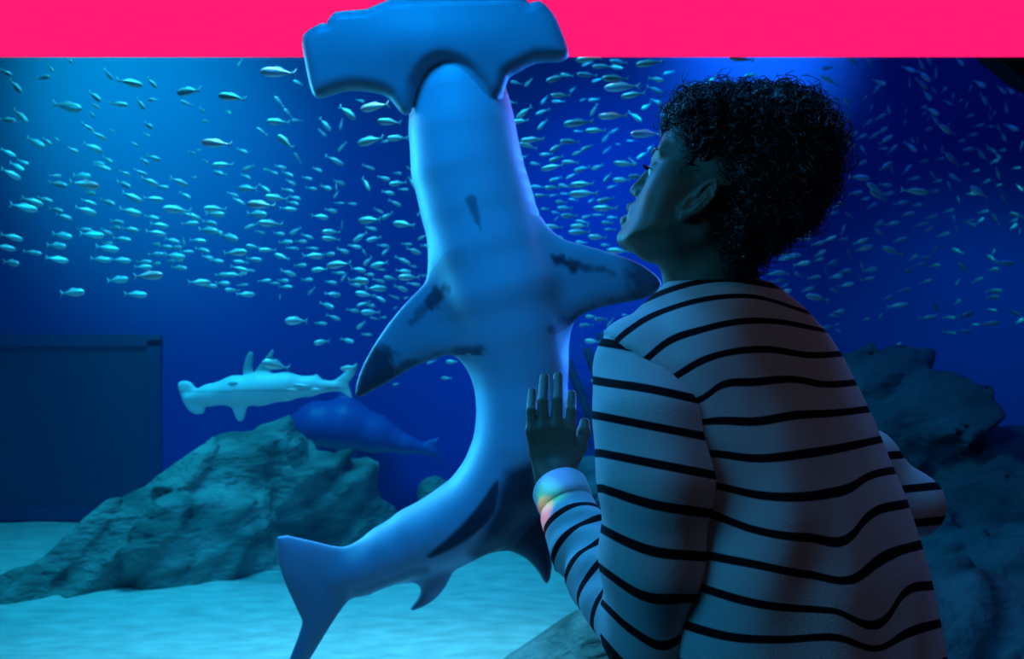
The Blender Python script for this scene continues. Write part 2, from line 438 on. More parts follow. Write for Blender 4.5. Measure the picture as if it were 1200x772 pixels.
dark = np.maximum(dark, .9*(1-sstep(22, 52, np.hypot(u-772, v-333)+nz*1.5+nf*1.2))*fr_)
dark = np.where((np.abs(poly2(u, v, CAUD)) > 0) & (cap(np.stack([u, v], 1), (552,572), (528,600), 0, 0) < 11) & (w < -10), dark*.2, dark)
dp = poly2(u, v, PELV); dark = np.maximum(dark, .95*(1-sstep(-1, 4, dp))*sstep(-20, -32, w))
dark = np.maximum(dark, .92*(1-sstep(-4, 14, poly2(u, v, spline([(598,548),(640,545),(660,600),(650,700),(560,650),(565,630),(585,590)], 2))))*1.0)
dark = np.maximum(dark, .6*(1-sstep(1, 5, cap(np.stack([u, v], 1), (554,242), (566,276), 3, -2)+nf*.25))*(w < 0))
dark = np.maximum(dark, .8*sstep(690, 712, v)*(1-sstep(2, 8, poly2(u, v, ANAL)))*sstep(480, 500, u))
dark = np.maximum(dark, .30*sstep(640, 690, v)*sstep(470, 400, u))
dark = np.maximum(dark, .55*(1-sstep(2, 10, cap(np.stack([u, v], 1), (425,684), (500,660), 0, 0)+nz*.3)))
for ex, ey, r in ((371, 46, 9), (640, 20, 10)): dark = np.maximum(dark, .55*(1-sstep(r*.5, r*1.6, np.hypot(u-ex, v-ey)+nz*.3)))
shark = obj('hammerhead_shark', V, Q, sk_m, attrs={'dark': dark})
tag(shark, 'large hammerhead shark upright against the glass, pale belly and dark fin tips showing', 'shark', 'hammerhead sharks')
shark['label'] = 'large pale-bellied hammerhead shark swimming upright, head over the pink band'
eye_m = mat('shark_eye', (.004, .006, .012), .15)
for ex, ey in ((368, 50), (641, 27)):
    c = np.array([(ex-600)*SS, SY-.060, CAMZ-(ey-386)*SS]); obj('eye', *uv_sphere(c, .011, 14, 10), eye_m, shark)
bright_skin_m = shark_mat('brightened_shark_skin', (.55, .66, .70), (.03, .06, .10))  # skin lightened in place of more light on the distant hammerhead
# a distant hammerhead above the outcrop
dim_m = shark_mat('hazed_shark_skin', (.16, .30, .50), (.014, .075, .40))  # colours pulled toward the water blue, imitating haze over the far shark
def far_shark(name, Y, spine, rad, polys, lo, hi, h, label, back, m=None):
    s = Y/F; sp = [np.array([a, b, c], float) for a, b, c in spine]
    def f(p):
        u, v, w = spx(p, Y); d = chain(np.stack([u, v, w], 1), sp, rad, 5)
        for poly, w0, W, k in polys: d = smin(d, lens(u, v, w-w0, poly, 5, W), k)
        return d*s
    V, Q = mesh_sdf(f, lo, hi, h, margin=1.8); N = normals(V, Q); u, v, w = spx(V, Y)
    dk = back(u, v, w, N)
    o = obj(name, V, Q, m or bright_skin_m, attrs={'dark': dk}); return tag(o, label, 'shark', 'hammerhead sharks')
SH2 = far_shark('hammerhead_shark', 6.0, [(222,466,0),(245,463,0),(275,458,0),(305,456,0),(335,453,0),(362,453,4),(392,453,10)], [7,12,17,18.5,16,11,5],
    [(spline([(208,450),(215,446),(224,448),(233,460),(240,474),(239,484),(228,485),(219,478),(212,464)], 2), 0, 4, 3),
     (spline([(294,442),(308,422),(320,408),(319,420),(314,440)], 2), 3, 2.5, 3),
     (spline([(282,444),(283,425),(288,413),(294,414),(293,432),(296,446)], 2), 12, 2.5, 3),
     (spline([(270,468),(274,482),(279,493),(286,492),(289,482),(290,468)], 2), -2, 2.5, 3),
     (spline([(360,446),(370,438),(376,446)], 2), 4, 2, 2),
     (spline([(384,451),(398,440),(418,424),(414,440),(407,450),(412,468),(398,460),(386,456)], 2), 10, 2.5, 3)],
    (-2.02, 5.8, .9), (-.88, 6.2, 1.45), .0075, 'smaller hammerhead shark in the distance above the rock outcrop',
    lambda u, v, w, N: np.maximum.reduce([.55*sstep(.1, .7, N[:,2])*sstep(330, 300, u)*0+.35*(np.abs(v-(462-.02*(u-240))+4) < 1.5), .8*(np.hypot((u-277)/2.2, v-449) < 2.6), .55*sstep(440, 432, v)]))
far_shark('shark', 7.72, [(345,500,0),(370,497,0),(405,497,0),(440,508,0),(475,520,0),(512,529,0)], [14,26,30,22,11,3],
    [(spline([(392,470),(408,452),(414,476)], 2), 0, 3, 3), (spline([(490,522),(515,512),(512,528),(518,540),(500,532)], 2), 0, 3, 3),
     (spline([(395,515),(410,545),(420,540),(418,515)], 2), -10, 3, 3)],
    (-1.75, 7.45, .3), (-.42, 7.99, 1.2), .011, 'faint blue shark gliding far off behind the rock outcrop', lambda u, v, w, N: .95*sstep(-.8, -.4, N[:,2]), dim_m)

# ================================================================== the person
skin_m = noise_mat('brown_skin', (.17, .085, .055), (.20, .10, .065), 30, .5, .06, 500, dist=.001)
hair_m = mat('black_hair', (.004, .0035, .004), .42, 0, .5)
trouser_m = noise_mat('dark_denim', (.01, .012, .02), (.015, .018, .03), 60, .9, .1)
shoe_m = noise_mat('shoe_leather', (.02, .02, .02), (.03, .03, .03), 30, .5, .05)
def knit(name, stripes=True, base=(.50, .50, .49)):
    m = mat(name, base, .95, 0, .1)
    tc = nd(m, 'ShaderNodeTexCoord'); n = nd(m, 'ShaderNodeTexNoise', Scale=420., Detail=2.); lk(m, tc.outputs['Object'], n.inputs['Vector'])
    b = nd(m, 'ShaderNodeBump', Strength=.35, Distance=.002); lk(m, n.outputs['Fac'], b.inputs['Height']); lk(m, b.outputs[0], bsdf(m).inputs['Normal'])
    if stripes:
        at = nd(m, 'ShaderNodeAttribute', attribute_name='stripe')
        fr = nd(m, 'ShaderNodeMath', operation='FRACT'); lk(m, at.outputs['Fac'], fr.inputs[0])
        su = nd(m, 'ShaderNodeMath', operation='SUBTRACT'); lk(m, fr.outputs[0], su.inputs[0]); su.inputs[1].default_value = .5
        ab = nd(m, 'ShaderNodeMath', operation='ABSOLUTE'); lk(m, su.outputs[0], ab.inputs[0])
        mr = nd(m, 'ShaderNodeMapRange'); mr.inputs['From Min'].default_value = .365; mr.inputs['From Max'].default_value = .40; lk(m, ab.outputs[0], mr.inputs['Value'])
        mx = nd(m, 'ShaderNodeMixRGB'); mx.inputs[1].default_value = (*base, 1); mx.inputs[2].default_value = (.008, .008, .010, 1)
        lk(m, mr.outputs[0], mx.inputs[0]); lk(m, mx.outputs[0], bsdf(m).inputs['Base Color'])
    return m
knit_m = knit('striped_knit'); rib_m = knit('ribbed_knit', False)

TA = math.radians(40); FD = np.array([-math.sin(TA), math.cos(TA)]); LD = np.array([-math.cos(TA), -math.sin(TA)])
TY = 1.32
SL = [(312,840,.052,.052),(326,842,.062,.056),(340,846,.086,.068),(360,850,.125,.08),(390,852,.165,.095),(420,858,.185,.105),(500,882,.197,.125),(580,905,.203,.135),(660,926,.206,.14),(772,951,.207,.142),(880,965,.207,.142),(960,965,.20,.14)]
SLz = np.array([CAMZ-(a-386)/F*TY for a, *_ in SL])[::-1]
SLc = np.array([(b-600)/F*TY for _, b, *_ in SL])[::-1]; SLw = np.array([s[2] for s in SL])[::-1]*.97; SLr = np.array([s[3] for s in SL])[::-1]
def torso(p, grow=0.):
    z = p[:,2]; cx = np.interp(z, SLz, SLc); w = np.interp(z, SLz, SLw)+grow; r = np.interp(z, SLz, SLr)+grow
    dx = p[:,0]-cx; dy = p[:,1]-TY; l = dx*LD[0]+dy*LD[1]; f = dx*FD[0]+dy*FD[1]
    # back is flatter than the chest
    k = (np.abs(l/w)**2.3+np.abs(f/r)**2.3)**(1/2.3)
    return (k-1)*np.minimum(w, r), l, f
ARM = [P(806,402,1.29), P(757,432,1.25), P(765,490,1.215), P(771,560,1.20), P(768,650,1.215), P(762,738,1.27)]
ARMR = [.048,.056,.064,.0655,.062,.058]
FOR = [P(762,738,1.27), P(718,684,1.365), P(680,630,1.445), P(662,588,1.492)]
FORR = [.060,.054,.047,.038]
RARM = [P(925,475,1.45), P(1016,538,1.50), P(1068,594,1.50)]; RARMR = [.04,.040,.043]
RFOR = [P(1068,590,1.50), P(980,600,1.505), P(905,585,1.508)]; RFORR = [.046,.042,.036]

def sweater_f(p):
    d, l, f = torso(p)
    z = p[:,2]
    # drape folds: vertical gather towards the lower back and diagonal pulls from the armpit
    a1 = l*1.0+.28*(z-1.2); fold = .0045*np.sin(a1*62+2.5*vnoise(p*6))*sstep(1.42, 1.2, z)
    fold += .006*fbm(p*np.array([9., 9., 4.])+3, 3)
    fold += .008*np.exp(-((l+.085+.16*(z-1.15))/.018)**2)*sstep(1.36, 1.22, z)*-1
    d = smin(d, chain(p, RARM[:2], [.04, .035], .02), .03)
    sn = np.array([-75., 0, -104.])/128.2; lobe = chain(p, ARM[:3], [.052, .060, .068], .03)
    a0 = P(722, 400, 1.23); lobe = np.maximum(lobe, (p-a0)@sn)
    d = smin(d, chain(p, ARM[:2], [.05, .045], .02), .03); d = smin(d, lobe, .006)
    d = d+fold
    neck = cap(p, P(838,300,1.33), P(836,345,1.33), .049, .049)
    d = np.maximum(d, -neck)
    d = np.maximum(d, .93-z)
    return np.maximum(d, z-1.562-.0*(p[:,0]))
def hinterp(u, pts):
    x = np.array([a for a, _ in pts], float); y = np.array([b for _, b in pts], float)
    m = np.gradient(y, x); i = np.clip(np.searchsorted(x, u)-1, 0, len(x)-2); h = x[i+1]-x[i]; t = np.clip((u-x[i])/h, 0, 1)
    return (2*t**3-3*t**2+1)*y[i]+(t**3-2*t**2+t)*h*m[i]+(-2*t**3+3*t**2)*y[i+1]+(t**3-t**2)*h*m[i+1]
def stripes_back(u, v):
    LN = [[(660,398),(738,361),(787,340),(848,328),(900,335),(1000,350)],
          [(680,452),(704,425),(720,401),(744,380),(793,358),(845,347),(885,347),(940,364),(1000,385)],
          [(700,470),(750,428),(781,401),(823,386),(872,376),(909,376),(982,389),(1100,400)],
          [(720,490),(784,447),(823,422),(854,413),(897,409),(946,416),(1001,413),(1100,420)],
          [(760,476),(826,466),(842,453),(885,447),(934,444),(964,450),(1016,447),(1100,445)],
          [(760,500),(842,493),(885,494),(934,486),(982,483),(1034,477),(1110,470)],
          [(760,527),(842,532),(885,537),(946,531),(1007,520),(1049,511),(1110,500)],
          [(780,555),(839,569),(897,581),(970,578),(1000,569),(1012,561),(1062,548),(1110,535)],
          [(780,585),(830,600),(885,621),(946,630),(1000,626),(1012,610),(1071,587),(1110,570)],
          [(760,630),(820,649),(885,661),(946,673),(1007,675),(1028,657),(1086,636),(1120,622)],
          [(760,665),(814,685),(885,707),(976,716),(1043,722),(1055,701),(1099,685),(1130,675)],
          [(760,715),(808,734),(854,746),(915,749),(982,746),(1031,758),(1062,742),(1108,728)],
          [(760,765),(850,790),(950,792),(1050,800),(1108,775)],
          [(760,805),(850,830),(950,832),(1050,840),(1108,815)],
          [(760,845),(850,870),(950,872),(1050,880),(1108,855)]]
    Y_ = np.stack([hinterp(u, L) for L in LN])
    s = np.full(u.shape, 0.); 
    for i in range(len(LN)-1):
        m = (v >= Y_[i]) & (v < Y_[i+1]); s[m] = (i+(v-Y_[i])/np.maximum(Y_[i+1]-Y_[i], 1))[m]
    m = v < Y_[0]; s[m] = np.maximum((v-Y_[0])[m]/40, -.5); m = v >= Y_[-1]; s[m] = len(LN)-1+(v-Y_[-1])[m]/40
    return s
def pix(V): return 600+V[:,0]/V[:,1]*F, 386-(V[:,2]-CAMZ)/V[:,1]*F

print('person')
# --- body: head, neck, arms, hands (continuous under the clothes)
HB = math.radians(12); HY_ = 1.29; HK = 1.1854; HS = HY_/F*HK; HC = P(700+140*HK, 80+120*HK, HY_)
EU = np.array([math.cos(HB), -math.sin(HB), 0]); EW = np.array([-math.sin(HB), -math.cos(HB), 0])
def hpx(p):
    r = p-HC; return 840+r@EU/HS, 200-r[:,2]/HS, r@EW/HS
def hworld(u, v, w):
    return HC+np.outer((np.atleast_1d(u)-840)*HS, EU)+np.outer(np.atleast_1d(w)*HS, EW)+np.outer(-(np.atleast_1d(v)-200)*HS, (0, 0, 1.))
FACE = spline([(800,128),(782,138),(770,149),(762,161),(757,172),(752,184),(747,196),(741,208),(735,220),(729,232),(724.5,243),(724,251),(730,258),(744,264.5),(762,270),(785,270),(812,250),(835,225),(850,190),(850,150),(830,130)], 2)
UPV = np.array([.45, -.893, 0]); FWV = np.array([-.893, -.45, 0]); LAT = np.array([0, 0, 1.])
EAR = spline([(780,225),(784,213),(790,204),(799,196.5),(809,190.6),(817,189),(820.5,195),(817,207),(809,216),(797,223.5),(788.5,228),(782.6,229)], 2)
def head_f(p):
    u, v, w = hpx(p); q = np.stack([u, v, w], 1)
    d = ell(q, (842,184,0), (80,72,63), [FWV, UPV, LAT])
    fc = lens(u, v, w, FACE, 34, 55)
    d = smin(d, fc, 10)
    d = smin(d, ell(q, (793,156,0), (27,34,53), [FWV, UPV, LAT]), 12)
    # cheeks, jaw, brow, eye sockets and lids
    for s in (1, -1):
        d = smin(d, ell(q, (775,205,s*34), (20,22,18), [FWV, UPV, LAT]), 18)
        d = smin(d, cap(q, (806,240,s*42), (752,258,s*17), 12, 10), 12)
        d = smin(d, cap(q, (760,170,s*12), (769,164,s*38), 4, 5), 10)
        d = smax(d, -ell(q, (751,182,s*25), (7,7,12), [FWV, UPV, LAT]), 8)
        d = smin(d, ell(q, (764,182.5,s*26), (11,9.5,13)), 3)
        d = smax(d, -chain(q, [np.array([751.5,185,s*16.]), np.array([750,184,s*25.]), np.array([755,183.5,s*36.])], [1.2, 2.6, 1.0], 1), 1.2)
        # nose wings and nostrils, mouth corners
        d = smin(d, ell(q, (744,202.5,s*8.5), (6.5,5.5,5)), 4)
        d = smax(d, -cap(q, (739,208,s*5), (742,205,s*6), 2.2, 2), 1.5)
        d = smin(d, ell(q, (742,221,s*15), (8,9,8)), 10)
    # nose, lips, chin on the midline
    d = smin(d, chain(q, [np.array([758.5,171,0.]), np.array([750,184,0.]), np.array([740,197.5,0.])], [4.2, 4.8, 7.4], 3), 6)
    d = smin(d, chain(q, [np.array([742,219,-15.]), np.array([734.5,215.5,-6.]), np.array([734.2,216,0.]), np.array([734.5,215.5,6.]), np.array([742,219,15.])], [2.0, 4.6, 5.0, 4.6, 2.0], 3), 3)
    d = smin(d, chain(q, [np.array([741,222,-15.]), np.array([730.5,228,-6.]), np.array([728.5,228.8,0.]), np.array([730.5,228,6.]), np.array([741,222,15.])], [2.0, 5.0, 5.8, 5.0, 2.0], 3), 3)
    d = smax(d, -chain(q, [np.array([742,221.5,-16.]), np.array([729.5,221.6,-5.]), np.array([728.5,222,0.]), np.array([729.5,221.6,5.]), np.array([742,221.5,16.])], [.6, 1.0, 1.0, 1.0, .6], 1), 1.2)
    d = smin(d, ell(q, (730,246,0), (10.5,9,14)), 8)
    # neck
    nk = cap(q, (818,236,-4), (812,306,-24), 41, 43); d = smin(d, nk, 22)
    d = smin(d, cap(q, (784,256,0), (786,304,-22), 16, 20), 16)
    # ear
    u = u-1; v = v-9; q = np.stack([u, v, w], 1)
    ew = w-66+.35*(u-800)*-.9
    qe = np.stack([u, v, ew], 1)
    er = lens(u, v, ew, EAR, 4, 3.6)
    er = smax(er, -chain(qe, [np.array([811,197,6.]), np.array([803,204,6.2]), np.array([795,212,6.4])], [4.2, 4.4, 4.6], 2), 2)
    er = smin(er, chain(qe, [np.array([797,208,2.]), np.array([805,197.5,3.5]), np.array([812,192.5,3.8]), np.array([817.5,191.5,3.6]), np.array([818,198,3.6]), np.array([815,206.5,3.2]), np.array([808,214,2.6]), np.array([800,220,1.8])], [1.5, 2.0, 2.2, 2.3, 2.3, 2.1, 1.9, 1.6], 1.5), 1.2)
    er = smin(er, chain(qe, [np.array([813,199,2.6]), np.array([809.5,205.5,3.8]), np.array([802,212.5,3.8]), np.array([794.5,218.5,2.6])], [1.5, 2.0, 2.0, 1.8], 2), 1.2)
    er = smin(er, ell(qe, (785.5,224,1.5), (4.5, 4.2, 3.4)), 2)
    er = smin(er, cap(qe, (786.5,214,2.5), (790.5,207.5,2.2), 2.8, 2.4), 1.5)
    er = smin(er, cap(q, (804,209,54), (790,217,54), 11, 8), 3)
    d = smin(d, er, 2.5)
    return d*HS
def hand_f(p):
    tips = []
    def fing(base, mid, tip, r):
        return chain(p, [P(*base), P(*mid), P((mid[0]+tip[0])/2, (mid[1]+tip[1])/2, (mid[2]+tip[2])/2+.002), P(*tip)], [r*1.10, r*1.0, r*.97, r*.90], .0015)
    K = [((624,505,1.5215),(622.5,481,1.5245),(624,459,1.5520),.0074),
         ((637,500,1.5195),(636,470,1.5225),(638,442.5,1.5540),.0082),
         ((652,498,1.5190),(653,469,1.522),(654,441,1.5545),.0084),
         ((667,502,1.5205),(669,481,1.524),(669.5,462,1.5535),.0080)]
    d = None
    for b_, m_, t_, r in K:
        e = fing(b_, m_, t_, r); d = e if d is None else smin(d, e, .0025)
    palm = None
    for (b_, m_, t_, r), wx in zip(K, (638, 646, 654, 662)):
        e = chain(p, [P(*b_), P((b_[0]+wx)/2, 530, 1.524), P(wx, 560, 1.512)], [.0105, .0135, .0150], .006)
        palm = e if palm is None else smin(palm, e, .008)
    d = smin(d, palm, .006)
    th = chain(p, [P(664,548,1.522), P(678,523,1.532), P(684,506,1.540), P(685,495,1.549)], [.0150, .0122, .0096, .0075], .005)
    d = smin(d, th, .006)
    d = smin(d, chain(p, [P(650,556,1.513), P(655,585,1.495), P(690,640,1.44)], [.0215, .0235, .030], .01), .012)
    return d
def arm_core(p):
    d = chain(p, ARM+FOR[1:3], [.040,.044,.045,.044,.040,.038,.036,.030], .02)
    d = smin(d, chain(p, RARM+RFOR[1:], [.04,.04,.035,.032,.026], .02), .02)
    return d
def rest_f(p):
    d, l, f = torso(p, -.018); d = np.maximum(d, p[:,2]-1.50); d = np.maximum(d, .75-p[:,2])
    d = smin(d, arm_core(p), .03)
    for sgn in (-1, 1):
        hip = np.array([SLc[0]-LD[0]*.09*sgn, TY-LD[1]*.09*sgn, .92]); kn = hip+np.array([FD[0]*.03, FD[1]*.03, -.40]); an = np.array([hip[0], hip[1], .24])
        d = smin(d, chain(p, [hip, kn, an], [.085, .055, .038], .02), .03)
    return smin(d, cap(p, P(834,340,1.325), P(845,420,1.32), .046, .07), .03)
MX = 2*P(776, 0, 1.53)[0]
def mirror(p): q = p.copy(); q[:,0] = MX-q[:,0]; return q
def join(parts):
    V = []; Q = []; n = 0
    for a, b_ in parts: V.append(a); Q.append(np.asarray(b_)+n); n += len(a)
    return np.concatenate(V), np.concatenate(Q)
hv = mesh_sdf(head_f, (.09, 1.12, 1.49), (.40, 1.50, 1.84), .0024, margin=1.5); hv = (relax(hv[0], hv[1], 1, .4), hv[1])
lo, hi = (.0, 1.42, 1.19), (.125, 1.58, 1.46)
ha = mesh_sdf(hand_f, lo, hi, .0016)
hb = mesh_sdf(lambda p: hand_f(mirror(p)), (MX-.125, 1.42, 1.19), (MX, 1.58, 1.46), .003)
rb = mesh_sdf(rest_f, (.0, 1.0, .2), (.75, 1.62, 1.56), .012)
V, Q = join([hv, ha, hb, rb])
body = obj('person', V, Q, skin_m)
person = body
tag(person, 'curly-haired person in a striped sweater, palm on the glass, looking up at the shark', 'person')

# --- sweater
V, Q = mesh_sdf(sweater_f, (.05, 1.08, .90), (.72, 1.66, 1.60), .0058, margin=1.6); V = relax(V, Q, 2, .4)
u, v = pix(V); sweater = obj('sweater', V, Q, knit_m, person, attrs={'stripe': stripes_back(u, v)})
sweater['label'] = 'off-white knitted sweater with thin black stripes'
AXL = np.concatenate([[0], np.cumsum([np.linalg.norm(b_-a) for a, b_ in zip((ARM+FOR[1:])[:-1], (ARM+FOR[1:])[1:])])])
def along(p, pts):
    best = np.full(len(p), 1e9); s = np.zeros(len(p)); acc = 0
    for a, b_ in zip(pts[:-1], pts[1:]):
        ba = b_-a; L = np.linalg.norm(ba); t = np.clip((p-a)@ba/(L*L), 0, 1); d = np.linalg.norm(p-a-t[:, None]*ba, axis=1)
        m = d < best; best[m] = d[m]; s[m] = acc+t[m]*L; acc += L
    return s
LARM = ARM+FOR[1:]
def sleeve_f(p):
    d = chain(p, ARM, ARMR, .03); d2 = chain(p, FOR, FORR, .02); d = smin(d, d2, .012)
    s = along(p, FOR)
    tot = np.linalg.norm(FOR[1]-FOR[0])+np.linalg.norm(FOR[2]-FOR[1])+np.linalg.norm(FOR[3]-FOR[2])
    # bunched folds on the forearm
    nz = vnoise(p*14)
    tilt = (p[:,0]-.12)*.9
    fd = .0030*np.sin((s+tilt*.7)*112+2.2*nz)*sstep(.03, .08, s)*sstep(tot, tot-.02, s)*(d2 < d+.02)
    d = d+fd+.005*fbm(p*np.array([11., 11., 7.])+9, 3)
    d = np.maximum(d, -((p-P(659,581,1.498))@((FOR[3]-FOR[2])/np.linalg.norm(FOR[3]-FOR[2]))*-1))
    return d
V, Q = mesh_sdf(sleeve_f, (.0, 1.08, .98), (.30, 1.60, 1.56), .0045, margin=1.5); V = relax(V, Q, 2, .4)
u, v = pix(V)
UA = [[(690,398),(762,410),(842,425)],[(690,445),(701,447),(762,456),(817,468),(860,478)],[(690,485),(701,487),(762,499),(842,514)],[(704,531),(762,542),(839,557)],[(706,572),(762,590),(830,601)],[(690,610),(713,624),(762,645),(823,652)],[(690,655),(713,673),(750,697),(808,702)],[(690,690),(740,738),(780,757),(808,741)],[(690,730),(740,785),(780,800),(808,790)]]
YY = np.stack([hinterp(u, L) for L in UA]); s1 = np.zeros(len(u))
for i in range(len(UA)-1):
    m = (v >= YY[i]) & (v < YY[i+1]); s1[m] = (i+(v-YY[i])/np.maximum(YY[i+1]-YY[i], 1))[m]
m = v < YY[0]; s1[m] = np.maximum((v-YY[0])[m]/40, -.5); m = v >= YY[-1]; s1[m] = len(UA)-1
sf = along(V, FOR); tot = sum(np.linalg.norm(b_-a) for a, b_ in zip(FOR[:-1], FOR[1:]))
# forearm stripes circle the sleeve, slanted by the folds
sfore = (tot-sf+.20*(V[:,0]-.09)-.22*(V[:,2]-1.22))/.052+.30
isf = (chain(V, FOR, FORR, .02) < chain(V, ARM, ARMR, .03)-.004)
sA = np.where(isf, sfore, s1)
def split_mesh(V, Q, mask):
    """keep quads whose all vertices are in mask"""
    k = mask[Q].all(1); q = Q[k]; u_, inv = np.unique(q, return_inverse=True); return V[u_], inv.reshape(q.shape), u_
# the sleeve is one mesh: seam quads get duplicated vertices so that stripes stay crisp
qm = isf[Q].sum(1) >= 2
V2 = np.concatenate([V, V]); Q2 = Q.copy(); Q2[qm] += len(V); st = np.concatenate([s1, sfore])
u_, inv = np.unique(Q2, return_inverse=True)
Nn = normals(V, Q); sl = obj('sleeve', V2[u_], inv.reshape(Q2.shape), knit_m, sweater, attrs={'stripe': st[u_]})
me = sl.data
me.normals_split_custom_set_from_vertices([tuple(x) for x in np.concatenate([Nn, Nn])[u_]])
def rsleeve_f(p):
    d = chain(p, RARM, RARMR, .02); d = smin(d, chain(p, RFOR, RFORR, .02), .015)
    return d+.005*fbm(p*np.array([14., 14., 14.]), 3)
V, Q = mesh_sdf(rsleeve_f, (.30, 1.36, 1.10), (.70, 1.60, 1.56), .006, margin=1.5); V = relax(V, Q, 1, .4)
u, v = pix(V); obj('sleeve', V, Q, knit_m, sweater, attrs={'stripe': (v-.10*(1080-u)-530)/41+.0})
# cuff and collar
fdv = (FOR[3]-FOR[2])/np.linalg.norm(FOR[3]-FOR[2])
def ring(c, ax, R, r, hh, n=64, ribs=0):
    ax = ax/np.linalg.norm(ax); a = np.cross(ax, (.2, .1, .97)); a /= np.linalg.norm(a); b_ = np.cross(ax, a); prof = [(R-r, -hh), (R+r*.5, -hh), (R+r, -hh*.6), (R+r, hh*.6), (R+r*.3, hh), (R-r, hh)]
    V = []; m = len(prof)
    for k in range(n):
        th = 2*math.pi*k/n; e = math.cos(th)*a+math.sin(th)*b_; rib = 1+(.012*(k % 2) if ribs else 0)
        for q, h_ in prof: V.append(np.asarray(c)+e*q*rib+ax*h_)
    Fc = [(k*m+i, k*m+(i+1) % m, ((k+1) % n)*m+(i+1) % m, ((k+1) % n)*m+i) for k in range(n) for i in range(m)]
    return V, Fc
obj('cuff', *ring(P(659,580,1.497), fdv, .0345, .0065, .021, 120, 1), rib_m, sweater)
obj('collar', *ring(P(838,331,1.33), np.array([.12, 0, 1.]), .0545, .0055, .011, 140, 1), rib_m, sweater)
# --- trousers and shoes
def trou_f(p):
    d, l, f = torso(p, -.005); d = np.maximum(d, p[:,2]-1.0); d = np.maximum(d, .84-p[:,2])
    for sgn in (-1, 1):
        hip = np.array([SLc[0]-LD[0]*.095*sgn, TY-LD[1]*.095*sgn, .88]); kn = hip+np.array([FD[0]*.03, FD[1]*.03, -.38]); an = np.array([hip[0], hip[1], .22])
        d = smin(d, chain(p, [hip, kn, an], [.105, .075, .065], .03), .04)
    return np.maximum(d, .19-p[:,2])
V, Q = mesh_sdf(trou_f, (.1, 1.05, .16), (.75, 1.7, 1.02), .014); obj('trousers', V, Q, trouser_m, person)
for sgn in (-1, 1):
    c = np.array([SLc[0]-LD[0]*.095*sgn, TY-LD[1]*.095*sgn, .15]); fd3 = np.array([FD[0], FD[1], 0])
    def shoe_f(p):
        d = chain(p, [c-fd3*.05+(0, 0, .045), c+fd3*.05+(0, 0, .042), c+fd3*.14+(0, 0, .034)], [.045, .043, .034], .02)
        d = smin(d, cap(p, c-fd3*.03+(0, 0, .05), c-fd3*.02+(0, 0, .12), .045, .042), .02); return np.maximum(d, .151-p[:,2])
    V, Q = mesh_sdf(shoe_f, c-(.25, .25, .03), c+(.25, .25, .2), .009); obj('shoe', V, Q, shoe_m, person)
# --- hair: curly mass and loose curls
HAIR = [(784,148),(788,128),(804,114),(826,106),(850,106),(880,108),(912,110),(940,117),(958,130),(973,150),(978,176),(974,205),(966,232),(952,258),(930,276),(905,292),(884,308),(873,322),(858,322),(846,300),(841,268),(842,238),(846,218),(836,209),(822,208),(811,222),(803,216),(800,192),(797,174),(791,160)]
HAIR = spline([(700+(a-700)/HK, 80+(b-80)/HK) for a, b in HAIR], 2)
def hair_f(p):
    u, v, w = hpx(p)
    W = 76-.22*np.maximum(v-225, 0)
    k = (np.sqrt((np.maximum(30+poly2(u, v, HAIR), 0)/30)**2+(w/W)**2)-1)*30
    q = np.stack([u, v, w], 1)
    k = k+5.0*(1-np.abs(vnoise(q/9.))*2.0)*.6+3.5*vnoise(q/5+9)
    return k*HS
V, Q = mesh_sdf(hair_f, (.13, 1.10, 1.50), (.50, 1.50, 1.86), .0036, margin=1.8)
N = normals(V, Q); TV = [V]; TF = []; n0 = len(V)
hu, hvv, hw = hpx(V); vis = np.argwhere((hw > -30)).ravel()
quads = [tuple(q) for q in Q]
def curl(base, nrm, R, turns, length, rad, npt):
    global n0
    t = np.cross(nrm, RNG.normal(size=3)); t /= np.linalg.norm(t); ax = nrm*RNG.uniform(.2, 1)+t*RNG.uniform(.2, 1.1); ax /= np.linalg.norm(ax)
    a = np.cross(ax, nrm+.1*t); a /= np.linalg.norm(a)+1e-9; b_ = np.cross(ax, a); ph = RNG.uniform(0, 6.28)
    tt = np.linspace(0, 1, npt); pts = [base-nrm*.004+ax*length*x+R*((math.cos(ph+6.283*turns*x)-math.cos(ph))*a+(math.sin(ph+6.283*turns*x)-math.sin(ph))*b_) for x in tt]
    rr = [rad*(1-.55*x) for x in tt]
    v_, f_ = tube(pts, rr, 4); TV.append(np.array(v_)); quads.extend([tuple(i+n0 for i in q) for q in f_]); n0 += len(v_)
for i in RNG.choice(vis, 2100, replace=False):
    curl(V[i], N[i], RNG.uniform(.0035, .0075), RNG.uniform(.8, 2.2), RNG.uniform(.008, .022), RNG.uniform(.0006, .0011), 16)
for i in RNG.choice(vis, 420, replace=False):
    curl(V[i], N[i], RNG.uniform(.005, .013), RNG.uniform(.7, 1.6), RNG.uniform(.012, .036), RNG.uniform(.0004, .0008), 22)
edge = np.argwhere(np.abs(hw) < 34).ravel()
for i in RNG.choice(edge, 170, replace=False):
    curl(V[i], N[i], RNG.uniform(.007, .014), RNG.uniform(.8, 1.3), RNG.uniform(.006, .022), RNG.uniform(.0007, .0011), 24)
obj('hair', np.concatenate(TV), quads, hair_m, person)
